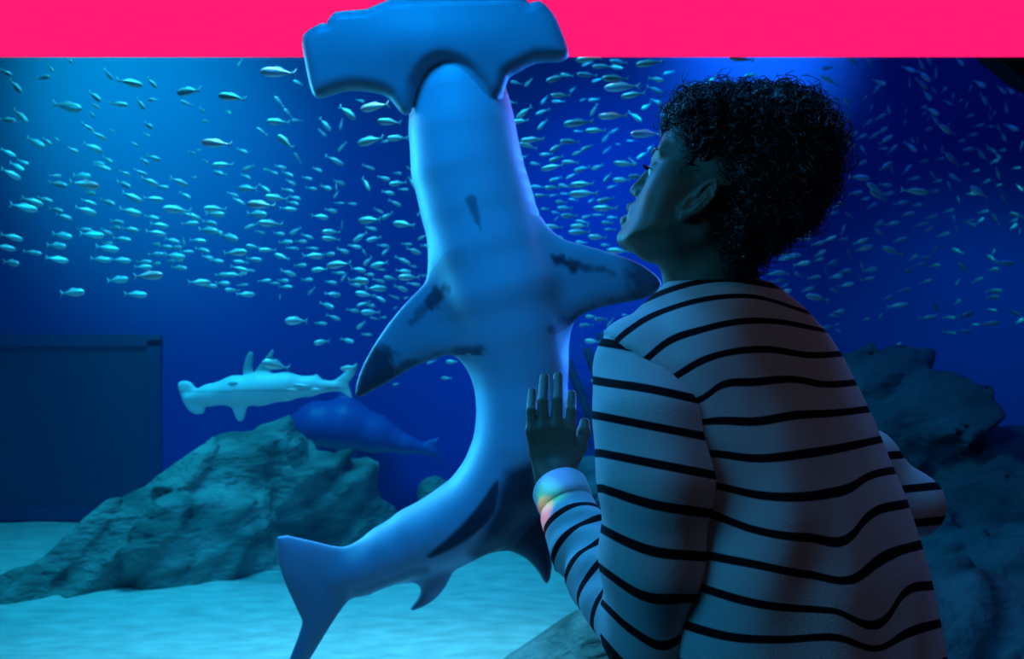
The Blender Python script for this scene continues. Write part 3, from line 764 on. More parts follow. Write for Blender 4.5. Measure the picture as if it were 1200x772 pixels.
# --- brow, lashes
def hp(u, v, w): return hworld(u, v, w)[0]
hU, hV, hW = hpx(hv[0])
def on_face(v_, w_, out):
    """point of the face surface seen from the front at height v, side w"""
    k = np.argsort((hV-v_)**2+(hW-w_)**2+np.where(hU > 800, 1e6, 0))[:6]; k = k[np.argmin(hU[k])]
    return hp(hU[k]-out, v_, w_)
iris_m = mat('dark_iris', (.012, .006, .004), .1)
ball_m = mat('eye_white', (.55, .55, .52), .15)
for sg in (1, -1):
    path = [on_face(v_, sg*w_, .2) for v_, w_ in ((167, 9), (163.5, 16), (161.5, 24), (161.5, 32), (164.5, 40))]
    obj('eyebrow', *tube(path, [.0010, .0021, .0022, .0018, .0006], 8), hair_m, person)
    c = hp(763, 183.5, sg*26); e = obj('eye', *uv_sphere((0, 0, 0), 10.4*HS, 16, 12), ball_m, person); e.location = c
    look = hp(740, 177, sg*24)-c; look /= np.linalg.norm(look)
    ic = c+look*10.4*HS*.42; rad = 10.4*HS*.62; V_, F_ = uv_sphere(tuple(ic), rad, 14, 10); obj('iris', np.array(V_)-c, F_, iris_m, e)
    LV = []; LF = []
    for k in range(13):
        t = k/12; b0 = on_face(181.0+.8*math.sin(3.1*t)*-1, sg*(15+20*t), 0); d0 = (EU*-1*(7.5-2.5*t)+EW*sg*(.5+3.5*t)+np.array([0, 0, 3.2]))*HS
        a, b_ = tube([b0, b0+d0*.55-np.array([0, 0, 1.2*HS]), b0+d0], [.0007, .0006, .0003], 4); LF += [tuple(i+len(LV) for i in q) for q in b_]; LV += list(a)
    obj('eyelashes', LV, LF, hair_m, person)

# ================================================================== fish
fish_m = mat('silver_fish', (.62, .72, .74), .33, .35, .5)
_a = nd(fish_m, 'ShaderNodeTexCoord'); _s = nd(fish_m, 'ShaderNodeSeparateXYZ'); lk(fish_m, _a.outputs['Object'], _s.inputs[0])
_r = nd(fish_m, 'ShaderNodeValToRGB'); _mr = nd(fish_m, 'ShaderNodeMapRange'); _mr.inputs['From Min'].default_value = -.14; _mr.inputs['From Max'].default_value = .14
lk(fish_m, _s.outputs['Z'], _mr.inputs['Value']); lk(fish_m, _mr.outputs[0], _r.inputs[0]); lk(fish_m, _r.outputs[0], bsdf(fish_m).inputs['Base Color'])
_e = _r.color_ramp.elements; _e[0].position = 0; _e[0].color = (.75, .80, .80, 1); _e[1].position = 1; _e[1].color = (.42, .52, .55, 1)
x = _r.color_ramp.elements.new(.55); x.color = (.35, .48, .52, 1); x = _r.color_ramp.elements.new(.66); x.color = (.85, .90, .88, 1)
fin_m = mat('fish_fin', (.45, .58, .60), .5)
feye_m = mat('fish_eye', (.01, .01, .015), .2)

def fish_body(hgt, wid, n=12):
    xs = [.5, .485, .44, .36, .24, .08, -.10, -.24, -.33, -.38]; hs = [.05, .28, .58, .86, 1, .98, .72, .40, .22, .20]
    V = []; Fc = []
    for x, s in zip(xs, hs):
        for k in range(n):
            th = 2*math.pi*k/n; V.append((x, wid*s*math.cos(th)*.5, hgt*s*math.sin(th)*.5))
    for i in range(len(xs)-1):
        for k in range(n): Fc.append((i*n+k, (i+1)*n+k, (i+1)*n+(k+1) % n, i*n+(k+1) % n))
    Fc.append(tuple(range(n))); Fc.append(tuple(range((len(xs)-1)*n, len(xs)*n))[::-1])
    return V, Fc
def plate(pts, t):
    n = len(pts); V = [(x, t*(1-.7*k_), z) for x, z, k_ in pts]+[(x, -t*(1-.7*k_), z) for x, z, k_ in pts]
    return V, [tuple(range(n)), tuple(range(2*n-1, n-1, -1))]+[(i, n+i, n+(i+1) % n, (i+1) % n) for i in range(n)]
def tailv(h): return plate([(-.36, .022, 0), (-.43, .05, .5), (-.52, h*.48, 1), (-.50, h*.20, 1), (-.45, 0, .6), (-.50, -h*.20, 1), (-.52, -h*.48, 1), (-.43, -.05, .5), (-.36, -.022, 0)], .010)
def dorsv(h): return plate([(.18, h*.47, 0), (.05, h*.62, 1), (-.10, h*.50, 1), (-.22, h*.22, .3), (-.05, h*.38, 0)], .008)
def mk(name, vf, m): 
    me = bpy.data.meshes.new(name); me.from_pydata([tuple(x) for x in vf[0]], [], vf[1]); me.materials.append(m); me.polygons.foreach_set('use_smooth', [True]*len(me.polygons)); me.update(); return me
KIND = []
for hgt, wid in ((.24, .13), (.29, .15), (.36, .19)):
    KIND.append((mk('fish', fish_body(hgt, wid), fish_m), mk('tail_fin', tailv(hgt*1.05), fin_m), mk('dorsal_fin', dorsv(hgt), fin_m), mk('eye', uv_sphere((0, 0, 0), .017, 8, 6), feye_m), hgt, wid))

FISH = """
7,85,14,28,1 18,101,22,45,1 51,91,18,0,1 59,80,14,45,1 82,71,9,40,1 127,87,14,55,1 152,97,27,8,1 111,113,20,38,1 79,125,38,12,1 139,122,22,5,1 179,117,12,0,-1 165,122,18,50,1 108,134,10,50,1 24,136,25,40,1 9,141,22,8,1 103,149,16,35,1 116,159,16,30,1 132,153,6,30,1 174,147,14,35,1 172,158,10,35,1 158,169,9,40,1 42,167,25,28,1 55,166,14,40,1 67,163,7,40,1 86,176,13,30,1 109,173,24,25,1 126,187,16,30,1 10,179,18,30,1 27,190,16,22,1 180,185,18,20,1 170,189,12,40,1 116,191,14,15,1 112,124,10,40,1 178,97,18,45,1
281,74,11,-60,-1 326,85,40,0,-1 349,97,12,25,-1 221,107,32,0,-1 272,114,33,8,-1 219,121,14,20,-1 237,129,8,50,1 327,119,16,50,-1 326,143,25,0,-1 348,141,12,0,-1 337,132,12,50,-1 307,154,15,35,-1 241,142,8,0,-1 254,168,34,4,-1 334,166,26,40,-1 349,185,13,60,-1 284,177,14,25,1 261,193,23,-5,-1 291,197,16,-20,-1 225,179,10,20,1 241,189,7,40,1 268,131,8,40,1 232,176,6,0,1
439,125,34,-10,-1 456,143,28,5,-1 434,165,32,-8,-1 466,162,24,-3,-1 407,132,26,40,1 381,146,20,50,1 400,146,14,-80,-1 378,156,12,45,1 401,172,15,-45,-1 392,188,23,25,1 422,118,12,20,1 451,166,10,-10,1
20,195,22,28,1 13,204,22,30,1 65,206,12,0,1 68,216,24,12,1 96,206,24,5,1 99,216,34,8,1 120,196,22,20,1 38,236,24,20,1 53,234,18,18,1 28,243,30,12,1 66,246,18,15,1 75,254,18,18,1 104,237,18,20,1 126,237,20,18,1 101,247,23,18,1 106,226,14,10,1 145,216,20,22,1 155,231,24,25,1 180,233,22,5,1 153,248,26,15,1 178,255,18,12,1 137,260,20,10,1 153,269,20,10,1 187,264,20,10,1 183,273,22,10,1 135,267,14,5,1 73,276,26,10,1 99,269,18,5,1 108,275,30,6,1 125,272,14,30,1 143,280,22,8,1 14,278,23,15,1 6,290,22,12,1 38,296,22,8,1 13,308,24,8,1 66,288,26,5,1 67,304,25,10,1 126,285,12,0,1 126,291,28,10,1 118,304,24,5,1 142,305,22,5,1 183,286,10,0,1 183,298,20,0,1 169,307,18,0,1 168,313,20,0,1 183,309,12,0,1 194,289,16,5,1 146,203,14,25,1 165,202,16,25,1 176,213,20,25,1 190,219,16,10,1
258,203,18,15,-1 288,207,14,25,1 313,199,8,0,-1 320,202,14,25,1 329,196,14,15,1 337,204,16,25,1 341,214,13,30,1 210,213,20,25,1 227,208,7,0,1 290,221,25,5,-1 324,232,25,5,-1 306,240,33,5,-1 310,221,18,35,1 273,228,14,20,1 280,236,16,30,1 337,223,16,15,1 346,232,14,15,1 343,238,16,15,1 338,245,20,5,1 207,246,30,5,-1 252,245,24,0,-1 252,251,24,5,1 217,229,16,30,1 224,253,22,20,1 246,261,20,12,1 223,262,20,-3,1 301,251,26,5,1 294,265,18,-20,-1 317,262,26,3,-1 346,271,16,-30,-1 244,270,26,8,1 268,278,26,15,1 254,272,16,10,1 232,282,20,5,1 215,283,12,75,1 202,282,18,15,1 237,293,20,15,1 206,290,16,0,1 205,300,26,8,1 219,295,16,0,1 276,296,28,-3,1 296,289,16,10,-1 313,293,20,0,-1 330,301,20,20,-1 335,284,18,0,1 343,291,15,5,1 244,302,14,15,1 254,306,17,8,1 282,307,18,5,-1 298,304,18,5,1 353,283,14,5,1 305,272,12,15,1 327,274,14,10,1 200,306,12,0,1 210,306,10,0,1 210,314,20,5,1 352,311,16,0,1
432,196,15,18,1 372,199,13,28,1 360,209,13,15,1 382,220,15,20,1 365,221,14,10,1 398,214,13,20,1 394,218,12,85,1 394,228,10,-60,-1 429,216,20,60,1 450,209,15,15,1 466,215,20,-8,-1 466,203,10,10,1 481,198,10,30,-1 483,214,16,55,1 473,222,12,5,1 455,226,15,12,1 463,238,16,25,1 413,239,11,5,1 398,238,12,5,1 388,247,14,12,1 444,247,12,25,1 454,253,15,-35,-1 433,258,27,0,-1 473,263,26,8,-1 492,249,11,-55,-1 375,254,20,8,1 401,262,14,-85,-1 435,268,14,15,1 422,278,20,-32,-1 438,280,18,-15,-1 388,280,21,5,-1 388,272,20,0,-1 495,278,13,-30,-1 501,268,8,60,-1 360,277,15,20,1 485,294,18,20,1 477,286,13,5,1 416,289,16,10,1 427,296,9,60,-1 452,295,12,-50,-1 449,288,14,5,1 402,294,15,20,1 472,305,20,25,1 431,306,14,-45,-1 444,310,22,-12,-1 397,310,29,-5,-1 508,303,18,-65,-1 367,300,24,0,1 366,291,14,5,1 386,298,14,0,1 374,316,20,-5,-1 500,288,14,0,1 484,312,9,10,1
388,331,14,10,1 365,341,13,-45,-1 390,345,18,5,1 383,358,19,18,1 391,372,17,20,1 376,379,15,5,1 347,376,25,0,-1 377,401,18,-8,-1 407,399,17,12,1 414,364,15,10,1 423,381,14,-40,-1 430,392,12,5,1 434,366,22,0,-1 439,373,12,10,-1 449,372,8,0,1 427,345,22,10,-1 426,356,16,-20,-1 445,350,16,30,1 434,358,12,10,1 462,348,13,20,1 470,338,17,20,1 441,338,24,0,1 417,334,13,5,1 444,329,14,15,1 457,326,15,10,-1 479,325,25,0,-1 420,329,26,5,1 403,325,12,-60,-1 397,320,16,5,1 420,316,18,10,1 433,322,12,5,1 446,316,12,5,1 473,318,18,5,1 496,323,10,0,1 485,333,16,10,1 505,318,8,-20,1 408,431,20,-10,-1 506,424,12,-20,-1 529,424,14,0,-1 485,428,5,0,1 360,328,14,0,1 463,361,6,-30,1 476,349,7,-20,-1
174,323,34,-3,1 138,328,28,-3,1 85,343,32,-3,1 159,345,27,3,1 234,331,24,0,1 246,335,18,5,1 261,322,20,0,1 274,322,18,5,-1 283,321,14,-5,1 281,315,22,15,1 293,317,12,8,1 261,332,18,5,1 284,334,14,-3,1 272,340,16,3,-1 288,345,20,0,1 310,329,16,-5,1 322,332,12,5,1 332,329,14,5,1 335,336,16,0,1 338,320,18,20,1 328,349,9,85,-1 323,428,30,15,-1 342,457,14,10,1 371,457,15,0,-1 354,452,20,5,-1 464,450,8,-20,-1 523,443,13,0,-1 456,597,14,10,-1 467,603,12,-40,-1
690,69,30,0,-1 688,75,14,-20,-1 706,78,24,0,-1 725,73,22,0,-1 720,79,20,10,1 761,74,32,-5,-1 652,92,26,-20,-1 664,88,16,10,-1 688,88,25,0,-1 700,94,14,-20,-1 721,92,32,0,-1 729,102,42,-2,-1 769,93,18,12,1 767,105,20,15,1 742,111,28,-5,-1 605,97,14,10,-1 619,97,12,-40,-1 599,120,14,5,-1 657,112,24,0,-1 654,119,16,0,-1 671,105,9,-40,-1 638,117,14,-55,-1 696,117,14,-10,-1 683,117,8,-20,-1 696,129,16,-60,-1 636,131,18,-20,-1 614,132,22,-35,-1 609,142,20,0,-1 600,147,8,40,-1 636,146,18,-50,-1 678,144,36,-6,-1 678,154,12,0,-1 718,136,34,0,-1 744,137,20,40,1 757,125,14,-35,-1 769,119,14,30,1 777,132,14,-70,-1 698,153,24,3,-1 720,153,10,-30,-1 710,161,14,-50,-1 757,157,38,-4,-1 739,165,10,0,-1 624,164,28,-3,-1 619,171,22,15,-1 668,166,24,0,-1 652,173,18,-35,-1 640,181,16,0,-1 677,179,14,-20,-1 652,186,18,-20,-1 668,190,20,5,-1 614,184,10,-30,-1 762,173,10,-40,-1 753,182,18,-35,-1 742,190,14,40,1 688,173,16,-25,-1 711,176,12,-40,-1 725,169,6,0,-1
647,196,26,-8,-1 627,192,12,10,-1 682,198,20,-15,-1 700,196,14,-20,-1 670,206,16,-30,-1 651,210,16,-20,-1 712,208,16,-50,-1 732,192,26,10,-1 728,211,20,5,-1 746,207,20,0,-1 682,216,28,0,-1 630,219,16,5,-1 647,220,18,0,-1 661,218,14,15,-1 717,219,12,-15,-1 684,227,34,0,-1 662,227,12,0,-1 634,229,16,0,-1 648,229,10,-10,-1 658,237,14,5,-1 672,234,12,5,-1 693,235,10,-40,-1 710,234,22,-12,-1 709,244,28,2,-1 662,244,18,0,-1 639,245,10,0,-1 651,249,10,10,-1 667,253,20,0,-1 701,252,14,0,-1 717,255,12,0,-1 648,266,24,5,-1 679,265,22,0,-1 679,272,26,0,-1 700,278,22,5,-1 715,269,14,0,-1 712,261,14,0,-1 682,260,16,10,-1 658,278,6,30,-1 681,284,14,5,-1 709,287,10,0,-1 724,294,26,5,-1 687,254,12,-20,-1 652,256,8,-50,-1
687,381,17,0,-1 704,374,16,0,-1 692,371,12,0,-1 715,378,14,-60,-1 694,400,18,5,-1 709,388,6,-40,-1 732,369,7,0,-1 697,446,10,0,-1 668,377,7,-10,-1
1000,72,18,30,-1 1019,73,13,45,-1 972,94,22,30,-1 1030,96,16,30,1 1027,105,14,-50,1 993,120,15,50,-1 967,121,14,20,-1 979,123,10,-70,1 1013,116,10,-60,1 1021,127,9,-60,1 1041,128,11,80,1 1032,137,14,-30,1 1017,144,13,-40,1 1034,153,14,-35,1 1024,159,14,-35,1 1010,160,16,-25,1 1038,164,18,-35,1 1000,157,14,-25,1 993,164,26,28,-1 990,171,16,15,-1 1012,176,14,55,-1 1046,175,16,-45,1 1035,174,10,0,1 971,79,16,-10,-1 903,99,26,3,-1 869,69,30,3,-1 880,88,18,-15,-1 834,94,14,-40,-1 784,85,14,-20,-1 811,101,10,-40,-1
1065,81,17,28,1 1066,96,12,80,1 1083,89,20,40,1 1080,98,20,32,1 1079,74,16,55,1 1088,70,14,50,1 1097,84,16,85,1 1087,112,15,50,1 1094,105,10,40,1 1107,105,8,-50,1 1117,113,9,-80,1 1125,72,13,60,1 1137,103,10,-60,1 1148,98,15,40,1 1153,116,17,50,1 1160,125,8,60,1 1133,123,9,-70,1 1126,118,7,-50,1 1111,120,12,30,1 1136,136,10,-20,1 1174,105,14,45,1 1184,106,11,55,1 1179,126,13,85,1 1195,112,6,-60,1 1175,79,10,70,1 1185,88,12,50,1 1192,96,10,50,1 1092,130,18,35,1 1083,125,9,-20,1 1083,133,7,-40,1 1088,140,8,-60,1 1095,139,12,50,1 1106,150,22,35,1 1112,146,9,-70,1 1117,156,7,20,1 1088,151,12,-20,1 1147,147,12,-15,1 1161,148,8,0,1 1170,149,11,55,1 1176,160,12,50,1 1185,149,16,35,1 1127,165,10,-15,1 1140,158,16,-12,1 1135,175,16,-12,1 1149,179,14,48,1 1061,130,6,-60,1 1060,144,9,-65,1 1042,161,9,-35,1 1067,172,18,45,1 1075,163,10,80,1 1069,164,8,60,1 1084,172,10,80,1 1104,175,10,-80,1 1111,182,16,30,1 1160,137,8,70,1 1165,133,6,-60,1 1157,172,8,70,1 1163,176,12,30,1 1175,176,10,-10,1 1169,182,10,50,1 1197,171,12,-70,1
1010,191,14,-20,1 1038,195,20,-30,1 1045,197,12,80,1 1007,208,26,3,1 1026,221,26,30,-1 1029,229,26,25,-1 1038,217,16,5,1 1003,226,16,-10,1 1041,227,13,-15,1 1022,241,14,-30,1 1014,233,10,-10,1 995,252,13,25,-1 982,240,13,-30,1 976,250,14,-20,1 1030,262,14,-30,1 1046,262,17,-8,1 1031,273,14,40,-1 988,269,12,-75,1 988,280,12,-8,1 959,285,16,-15,1 972,280,16,-22,1 945,273,16,-12,1 945,280,14,-10,1 932,279,14,15,-1 1009,283,18,-20,1 1013,291,19,-18,1 1046,294,26,20,-1 995,297,12,60,-1 961,297,14,-30,1 909,296,20,15,-1 1055,281,16,-15,1 930,299,18,0,1
1083,189,12,-15,1 1102,186,10,-15,1 1116,187,22,35,-1 1132,192,10,-15,1 1152,183,14,30,-1 1166,189,14,-30,1 1063,199,18,-45,1 1071,209,14,-10,1 1191,197,10,-10,1 1094,206,14,45,-1 1099,212,12,-15,1 1119,208,16,38,-1 1112,217,11,75,-1 1144,200,11,-15,1 1155,213,11,-30,1 1169,203,16,60,1 1171,217,8,-20,1 1072,224,30,8,1 1095,224,13,-10,1 1139,227,14,0,1 1147,225,22,40,-1 1177,233,18,55,-1 1195,220,12,40,1 1056,238,18,-12,1 1075,240,11,-10,1 1123,234,9,75,-1 1064,251,17,-15,1 1112,247,14,-20,1 1092,254,14,-18,1 1152,248,11,-15,1 1080,263,16,-15,1 1088,269,12,-30,1 1118,256,9,80,-1 1135,259,14,-15,1 1139,263,12,20,1 1149,258,12,-35,1 1166,256,18,42,-1 1191,252,18,20,-1 1188,265,12,-35,1 1188,258,9,-20,1 1195,270,9,80,1 1105,275,14,-20,1 1121,270,10,80,-1 1097,292,13,-35,1 1122,294,14,25,-1 1164,295,8,-60,1
918,303,14,-12,1 930,301,16,-14,1 960,304,12,-15,1 940,309,18,-12,1 936,322,12,25,-1 967,317,10,75,-1 975,308,15,-18,1 991,318,18,-12,1 980,324,15,-8,1 954,325,16,-8,1 916,320,20,5,-1 903,321,12,-10,1 912,329,16,-8,1 920,335,12,-25,1 921,341,13,-5,1 1010,312,10,80,-1 1020,316,15,-12,1 1017,327,18,-8,1 992,334,18,-12,1 947,339,15,-18,1 958,349,29,12,-1 979,341,15,20,-1 1041,349,14,-18,1 1052,358,22,-8,1 983,365,13,-12,1 978,370,12,10,-1 1015,374,8,-20,1 1031,371,9,-60,1 968,384,16,-8,1 981,380,8,-15,1 982,387,7,40,1 1053,403,8,-20,1 1060,340,16,-15,1
1070,302,12,-40,1 1084,302,16,-10,1 1080,310,18,-10,1 1095,311,13,-10,1 1066,318,16,15,-1 1085,330,16,-22,1 1129,314,18,38,-1 1122,330,9,-60,-1 1145,328,13,-28,1 1162,303,13,40,-1 1177,308,20,5,1 1164,316,15,-8,1 1164,341,18,-3,1 1163,348,14,-5,1 1163,363,11,10,1 1122,354,10,-45,1 1096,359,15,50,1 1088,372,20,-8,1 1112,372,13,0,1 1132,369,24,-15,1 1143,380,9,0,1 1160,379,20,-8,1 1112,390,14,10,1 1130,388,18,3,1 1189,366,15,30,1 1195,376,12,-30,1
"""
fish = [tuple(float(x) for x in t.split(',')) for t in FISH.split()]
# labels of the fish that can be told apart
OWN = {(326,85):'bright silver fish close under the pink band, just left of the hammer head', (221,107):'pale greenish fish left of the two bright fish under the pink band',
 (272,114):'silver fish with a dark belly second left of the hammer head', (152,97):'dark-bodied fish alone in the brightest blue glow under the pink band', (79,125):'long dark fish with a shining back near the upper left corner',
 (139,122):'plump dark fish just below the dark-bodied one in the bright glow', (254,168):'slim greenish fish alone below the bright glow', (326,143):'oval silver fish directly below the brightest fish beside the hammer head',
 (439,125):'bright silver fish tucked right under the hammer head beside the throat', (456,143):'silver fish touching the shark throat, second below the hammer head', (434,165):'bright silver fish left in the pair swimming nose to tail beside the throat', (466,162):'bright silver fish in the pair whose tail meets the shark throat',
 (347,376):'deep-bodied pale fish hanging alone below the shoal, above the distant shark', (377,401):'pale fish lowest of the loose ones left of the dark fin tip', (323,428):'pale fish swimming just over the back of the distant hammerhead', (408,431):'pale fish half hidden by the dark tip of the pectoral fin',
 (85,343):'lowest blue-green fish at the far left, alone under the shoal', (159,345):'blue-green fish just below the two long ones under the shoal', (138,328):'left of two long blue-green fish along the lower edge of the shoal', (174,323):'right of two long blue-green fish along the lower edge of the shoal',
 (729,102):'largest bright silver fish between the hammer head and the curly hair', (678,144):'bright silver fish midway between shark and hair, upper back shining', (718,136):'silver fish with dark belly right of the midway bright one', (757,157):'silver fish nearest the forehead of the person, nose with a bright glint',
 (761,74):'dark-sided fish right under the pink band above the curly hair', (721,92):'silver fish directly above the largest bright one', (684,227):'dark-bellied fish with a bright nose level with the nose of the person', (682,216):'silver fish stacked over the dark-bellied one level with the nose',
 (709,244):'dark slim fish level with the lips of the person', (679,272):'lower of two silver fish swimming stacked above the right pectoral fin', (679,265):'upper of two silver fish swimming stacked above the right pectoral fin', (724,294):'bright fish under the chin of the person, over the pectoral fin',
 (479,325):'bright silver fish close to the front edge of the left pectoral fin', (397,310):'large pale fish at the dense centre of the shoal left of the pectoral fin', (433,258):'pale oval fish left of the shark chest', (473,263):'bright striped fish nearest the shark chest', (434,366):'pale fish with two small ones clinging close left of the pectoral fin',
 (687,381):'bright fish under the right pectoral fin, nearest the shark trunk', (704,374):'bright fish under the right pectoral fin, nearest the sweater', (694,400):'lowest bright fish under the right pectoral fin', (523,443):'small pale fish alone under the left pectoral fin',
 (508,303):'bright fish turned upright against the shark side over the left pectoral fin', (306,240):'largest silver fish in the middle of the left shoal', (290,221):'oval silver fish just above the largest one of the left shoal', (252,245):'fish with a white glint on its back in the left shoal',
 (869,69):'dark fish cut by the pink band directly above the curly hair', (903,99):'dark fish grazing the top of the curly hair', (958,349):'large blue fish closest above the back of the sweater', (1072,224):'large dark outlined fish in the middle of the right shoal', (993,164):'bright blue fish against the back of the curly hair',
 (456,597):'pale fish near the bottom by the end of the rock outcrop', (467,603):'second pale fish near the bottom, against the tail of the large shark'}
def region(x, y):
    if x < 200:
        if y < 130: return 'dark little fish in the bright glow at the upper left', 'fish in the upper left glow'
        if y < 200: return 'slanting little fish just below the bright glow at the far left', 'fish below the left glow'
        if y < 262: return 'blue-green fish in the upper rows of the far left shoal', 'upper rows of the far left shoal'
        return 'blue-green fish in the lower rows of the far left shoal', 'lower rows of the far left shoal'
    if x < 360:
        if y < 190: return 'small fish scattered left of the hammer head, below the pink band', 'fish scattered left of the hammer head'
        if y < 262: return 'small blue fish in the upper part of the left-centre shoal', 'upper part of the left-centre shoal'
        if y < 312: return 'small blue fish in the packed middle of the left-centre shoal', 'packed middle of the left-centre shoal'
        if y < 410: return 'small blue fish along the bottom fringe of the left-centre shoal', 'bottom fringe of the left-centre shoal'
        return 'small pale fish beside the flank of the distant hammerhead', 'fish beside the distant hammerhead'
    if x < 560:
        if y < 200: return 'small dim fish under the hammer head, left of the throat', 'fish left of the shark throat'
        if y < 262: return 'small blue fish left of the shark chest, upper rows', 'upper fish left of the shark chest'
        if y < 318: return 'small blue fish left of the shark chest, lower rows', 'lower fish left of the shark chest'
        if y < 415: return 'small blue fish in front of the left pectoral fin edge', 'fish at the left pectoral fin'
        return 'tiny pale fish under the left pectoral fin', 'fish under the left pectoral fin'
    if x < 800:
        if y < 130: return 'small fish between the hammer head and the curly hair, near the pink band', 'fish right of the hammer head'
        if y < 190: return 'small fish between the shark throat and the forehead of the person', 'fish between throat and forehead'
        if y < 240: return 'small fish between the shark gills and the nose of the person', 'fish between gills and nose'
        if y < 300: return 'small fish between the right pectoral fin and the chin of the person', 'fish above the right pectoral fin'
        return 'small bright fish between the right pectoral fin and the shoulder', 'fish under the right pectoral fin'
    if x < 960 and y < 130: return 'small dim fish just above the curly hair', 'fish above the curly hair'
    if y < 190:
        if x < 1055: return 'small blue fish behind the back of the curly hair, upper rows', 'upper fish behind the hair'
        return 'small dim blue fish in the upper right of the right shoal', 'upper right shoal'
    if y < 275:
        if x < 1055: return 'small blue fish level with the ear, behind the curly hair', 'middle fish behind the hair'
        return 'small dim blue fish in the middle of the right shoal, far from the hair', 'middle right shoal'
    if x < 1000: return 'small blue fish above the back of the striped sweater', 'fish above the sweater'
    return 'small dim blue fish in the lower right shoal, above the dark rock face', 'lower right shoal'

def place(x, y, L, ang, dr, i):
    Yd = min(7.55, max(4.1, 4.0+(42-L)/42*4.2+random.uniform(-.35, .35)))
    if (x, y) in ((456., 597.), (467., 603.)): Yd = 7.5
    if (x, y) in ((323., 428.), (342., 457.), (371., 457.), (354., 452.), (408., 431.)): Yd = 5.55+.06*(i % 3)
    if L < 13: Yd = min(Yd, 7.3)
    if x < 250 and y < 215: Yd = 5.0+.5*random.random()
    if y < 84: Yd = max(Yd, 5.15)
    yaw = random.uniform(-.45, .45); Lr = L*Yd/F/max(.9, math.cos(yaw))
    a = math.radians(ang); e = np.array([math.cos(a)*dr*math.cos(yaw), math.sin(yaw), -math.sin(a)*dr*math.cos(yaw)])
    up = np.array([0, 0, 1.]); sd = np.cross(up, e); sd /= np.linalg.norm(sd)+1e-9; up = np.cross(e, sd)
    M = Matrix(((e[0]*Lr, sd[0]*Lr, up[0]*Lr, 0), (e[1]*Lr, sd[1]*Lr, up[1]*Lr, 0), (e[2]*Lr, sd[2]*Lr, up[2]*Lr, 0), (0, 0, 0, 1)))
    c = P(x, y, Yd); return Matrix.Translation(Vector(c))@M
order = sorted(range(len(fish)), key=lambda i: -fish[i][2])
big = set(order[:300])
protos = []
SV, SF = [], []
for i, (x, y, L, ang, dr) in enumerate(fish):
    k = 2 if L <= 15 and abs(ang) < 60 and i % 2 == 0 else (1 if i % 3 else 0)
    if L >= 24: k = 1 if x < 560 else 0
    if (x, y) in ((347., 376.), (377., 401.), (323., 428.), (346., 271.), (291., 197.)): k = 2
    M = place(x, y, L, ang, dr, i); bm_, tm_, dm_, em_, hgt, wid = KIND[k]
    if i in big:
        o = bpy.data.objects.new('fish', bm_); COL.objects.link(o); o.matrix_world = M
        own = OWN.get((int(x), int(y))); lb, gr = region(x, y)
        tag(o, own or lb, 'fish', gr)
        t = bpy.data.objects.new('tail_fin', tm_); COL.objects.link(t); t.parent = o
        if L >= 17:
            t = bpy.data.objects.new('dorsal_fin', dm_); COL.objects.link(t); t.parent = o
        if L >= 24:
            for s in (-1, 1):
                t = bpy.data.objects.new('eye', em_); COL.objects.link(t); t.parent = o; t.location = (.40, s*wid*.335, hgt*.08)
    else:
        for me in (bm_, tm_):
            n0 = len(SV); SV += [M@v.co for v in me.vertices]; SF += [tuple(j+n0 for j in p.vertices) for p in me.polygons]
o = obj('fish_shoal', SV, SF, mat('distant_silver_fish', (.5, .6, .62), .4, .3)); tag(o, 'countless tiny blue fish filling in the shoals behind the larger ones', 'fish', kind='stuff')

# ================================================================== water haze of the far half of the tank
wm = bpy.data.materials.new('hazy_water'); wm.use_nodes = True
for n in list(wm.node_tree.nodes):
    if n.type != 'OUTPUT_MATERIAL': wm.node_tree.nodes.remove(n)
pv = nd(wm, 'ShaderNodeVolumePrincipled', Density=.06, Anisotropy=.2); pv.inputs['Color'].default_value = (.0, .32, .88, 1)
lk(wm, pv.outputs[0], wm.node_tree.nodes['Material Output'].inputs['Volume'])
wo = obj('water', *box_mesh(-6.35, 6.35, 5.02, BACK-.06, .06, 4.0), wm, smooth=False); tag(wo, 'hazy blue water filling the far part of the aquarium', 'water', kind='stuff')

# ================================================================== light
def area(name, loc, target, size, power, col, sy=None, spread=None):
    l = bpy.data.lights.new(name, 'AREA'); l.energy = power; l.color = col; l.size = size
    if sy: l.shape = 'RECTANGLE'; l.size_y = sy
    if spread: l.spread = math.radians(spread)
    o = bpy.data.objects.new(name, l); COL.objects.link(o); o.location = loc
    o.rotation_euler = (Vector(target)-Vector(loc)).to_track_quat('-Z', 'Y').to_euler(); return o
def spot(name, loc, target, deg, power, col, blend=1., rad=.1):
    l = bpy.data.lights.new(name, 'SPOT'); l.energy = power; l.color = col; l.spot_size = math.radians(deg); l.spot_blend = blend; l.shadow_soft_size = rad
    o = bpy.data.objects.new(name, l); COL.objects.link(o); o.location = loc
    o.rotation_euler = (Vector(target)-Vector(loc)).to_track_quat('-Z', 'Y').to_euler(); return o
area('tank_lamp_over_sand', (-1.8, 5.6, 5.2), (-1.4, 6.0, 0), 3.0, 66, (.0, .60, .85), 1.6, 90)
area('tank_lamp_near_sand', (-.6, 4.3, 4.4), (-.6, 4.3, 0), 1.4, 17, (.13, .70, 1.), .8, 52)
spot('tank_spot_glow', (-3.4, 5.6, 4.3), tuple(P(165, 130, BACK)), 58, 1550, (.0, 1., .34), 1., .3)
spot('tank_spot_violet', (2.4, 5.6, 4.6), tuple(P(890, 50, BACK)), 36, 1200, (.05, .85, 1.), 1., .3)
spot('wall_fill_middle', (1.2, 5.4, 4.7), tuple(P(715, 330, BACK)), 46, 750, (.0, .42, 1.), 1., .3)  # added spot, brightens the rear wall between shark and shoulder
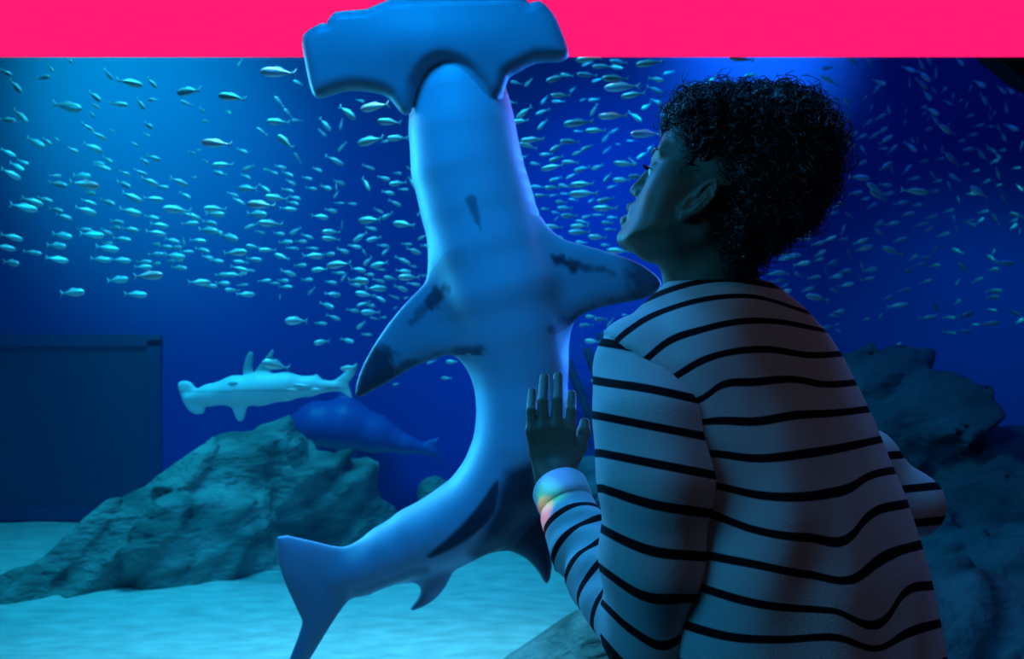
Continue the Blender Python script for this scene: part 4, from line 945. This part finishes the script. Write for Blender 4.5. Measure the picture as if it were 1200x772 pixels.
spot('wall_fill_low', (4.6, 5.2, 3.2), tuple(P(1120, 425, BACK)), 50, 240, (.0, .9, 1.), 1., .3)  # added spot, brightens the low right of the rear wall
area('tank_wash_back', (0, 5.2, 4.6), tuple(P(640, 300, BACK)), 4.5, 10, (.0, .10, 1.), .6)
area('tank_fish_lamp', (-1.2, 5.4, 4.9), (-1.2, 5.8, 2.0), 2.6, 44, (.05, .60, 1.), .8, 110)
area('tank_lamp_right', (3.0, 5.2, 4.8), (2.8, 5.8, 1), 2.0, 24, (.0, .14, 1.), 1.2)
area('tank_lamp_shark', (-.6, 1.9, 3.6), (-.2, 3.0, 1.5), .9, 24, (.0, .28, .90), .6, 100)
area('tank_rim_right', (1.3, 4.2, 2.0), (.0, 3.0, 1.9), .6, 26, (.02, .22, 1.), 1.2, 100)
area('tank_rim_left', (-1.8, 4.0, 1.9), (-.2, 3.0, 1.4), .6, 24, (.03, .50, 1.), 1.2, 100)
area('rock_fill', (-2.6, 4.2, 2.6), (-1.9, 6.4, .4), .8, 6, (.0, .55, 1.), .8, 80)  # added unseen fill that brightens the rock outcrop
area('tank_lamp_front', (-.9, 2.3, 2.5), (.2, 1.3, 1.5), .4, 4.5, (.02, .34, 1.), .4, 90)
area('hall_lamp', (1.6, -.5, 3.5), (.5, 1.36, 1.25), .8, .30, (.85, .66, .85), .8, 60)
area('fill_top_blue', (.25, 1.28, 3.1), (.33, 1.32, 1.45), .5, 1.3, (.02, .34, 1.), .6, 50)  # added unseen lamp that puts blue on the shoulders
area('fill_side_blue', (-1.7, .42, 2.0), (.2, 1.3, 1.45), .7, 1.6, (.02, .44, 1.), .9, 46)  # added unseen blue fill for the sleeve and face
cuff_at = tuple(P(640, 590, 1.47))
for nm, col, dz, pw in (('cuff_spot_blue', (.05, .2, 1.), .050, .8), ('cuff_spot_green', (.05, 1., .2), .006, .5), ('cuff_spot_red', (1., .18, .02), -.040, .8)):  # added coloured spots that throw a rainbow on the cuff
    spot(nm, (-.55, 1.05, 1.75), (cuff_at[0]+.012, cuff_at[1], cuff_at[2]+dz*.75), 4.0, pw*42, col, .8, .004)
w = bpy.data.worlds.new('World'); scene.world = w; w.use_nodes = True
w.node_tree.nodes['Background'].inputs[0].default_value = (.02, .06, .16, 1); w.node_tree.nodes['Background'].inputs[1].default_value = .03

# ================================================================== camera
cam = bpy.data.cameras.new('camera'); co = bpy.data.objects.new('camera', cam); COL.objects.link(co)
co.location = (0, 0, CAMZ); co.rotation_euler = (math.pi/2, 0, 0)
cam.sensor_width = 36; cam.lens = 36; cam.clip_start = .05; cam.clip_end = 60
cam.dof.use_dof = True; cam.dof.focus_distance = 1.42; cam.dof.aperture_fstop = 9
scene.camera = co
vs = scene.view_settings; vs.view_transform = 'Standard'; vs.look = 'None'; vs.gamma = 1; vs.exposure = 0; vs.use_curve_mapping = False
scene.cycles.max_bounces = 6; scene.cycles.transparent_max_bounces = 12
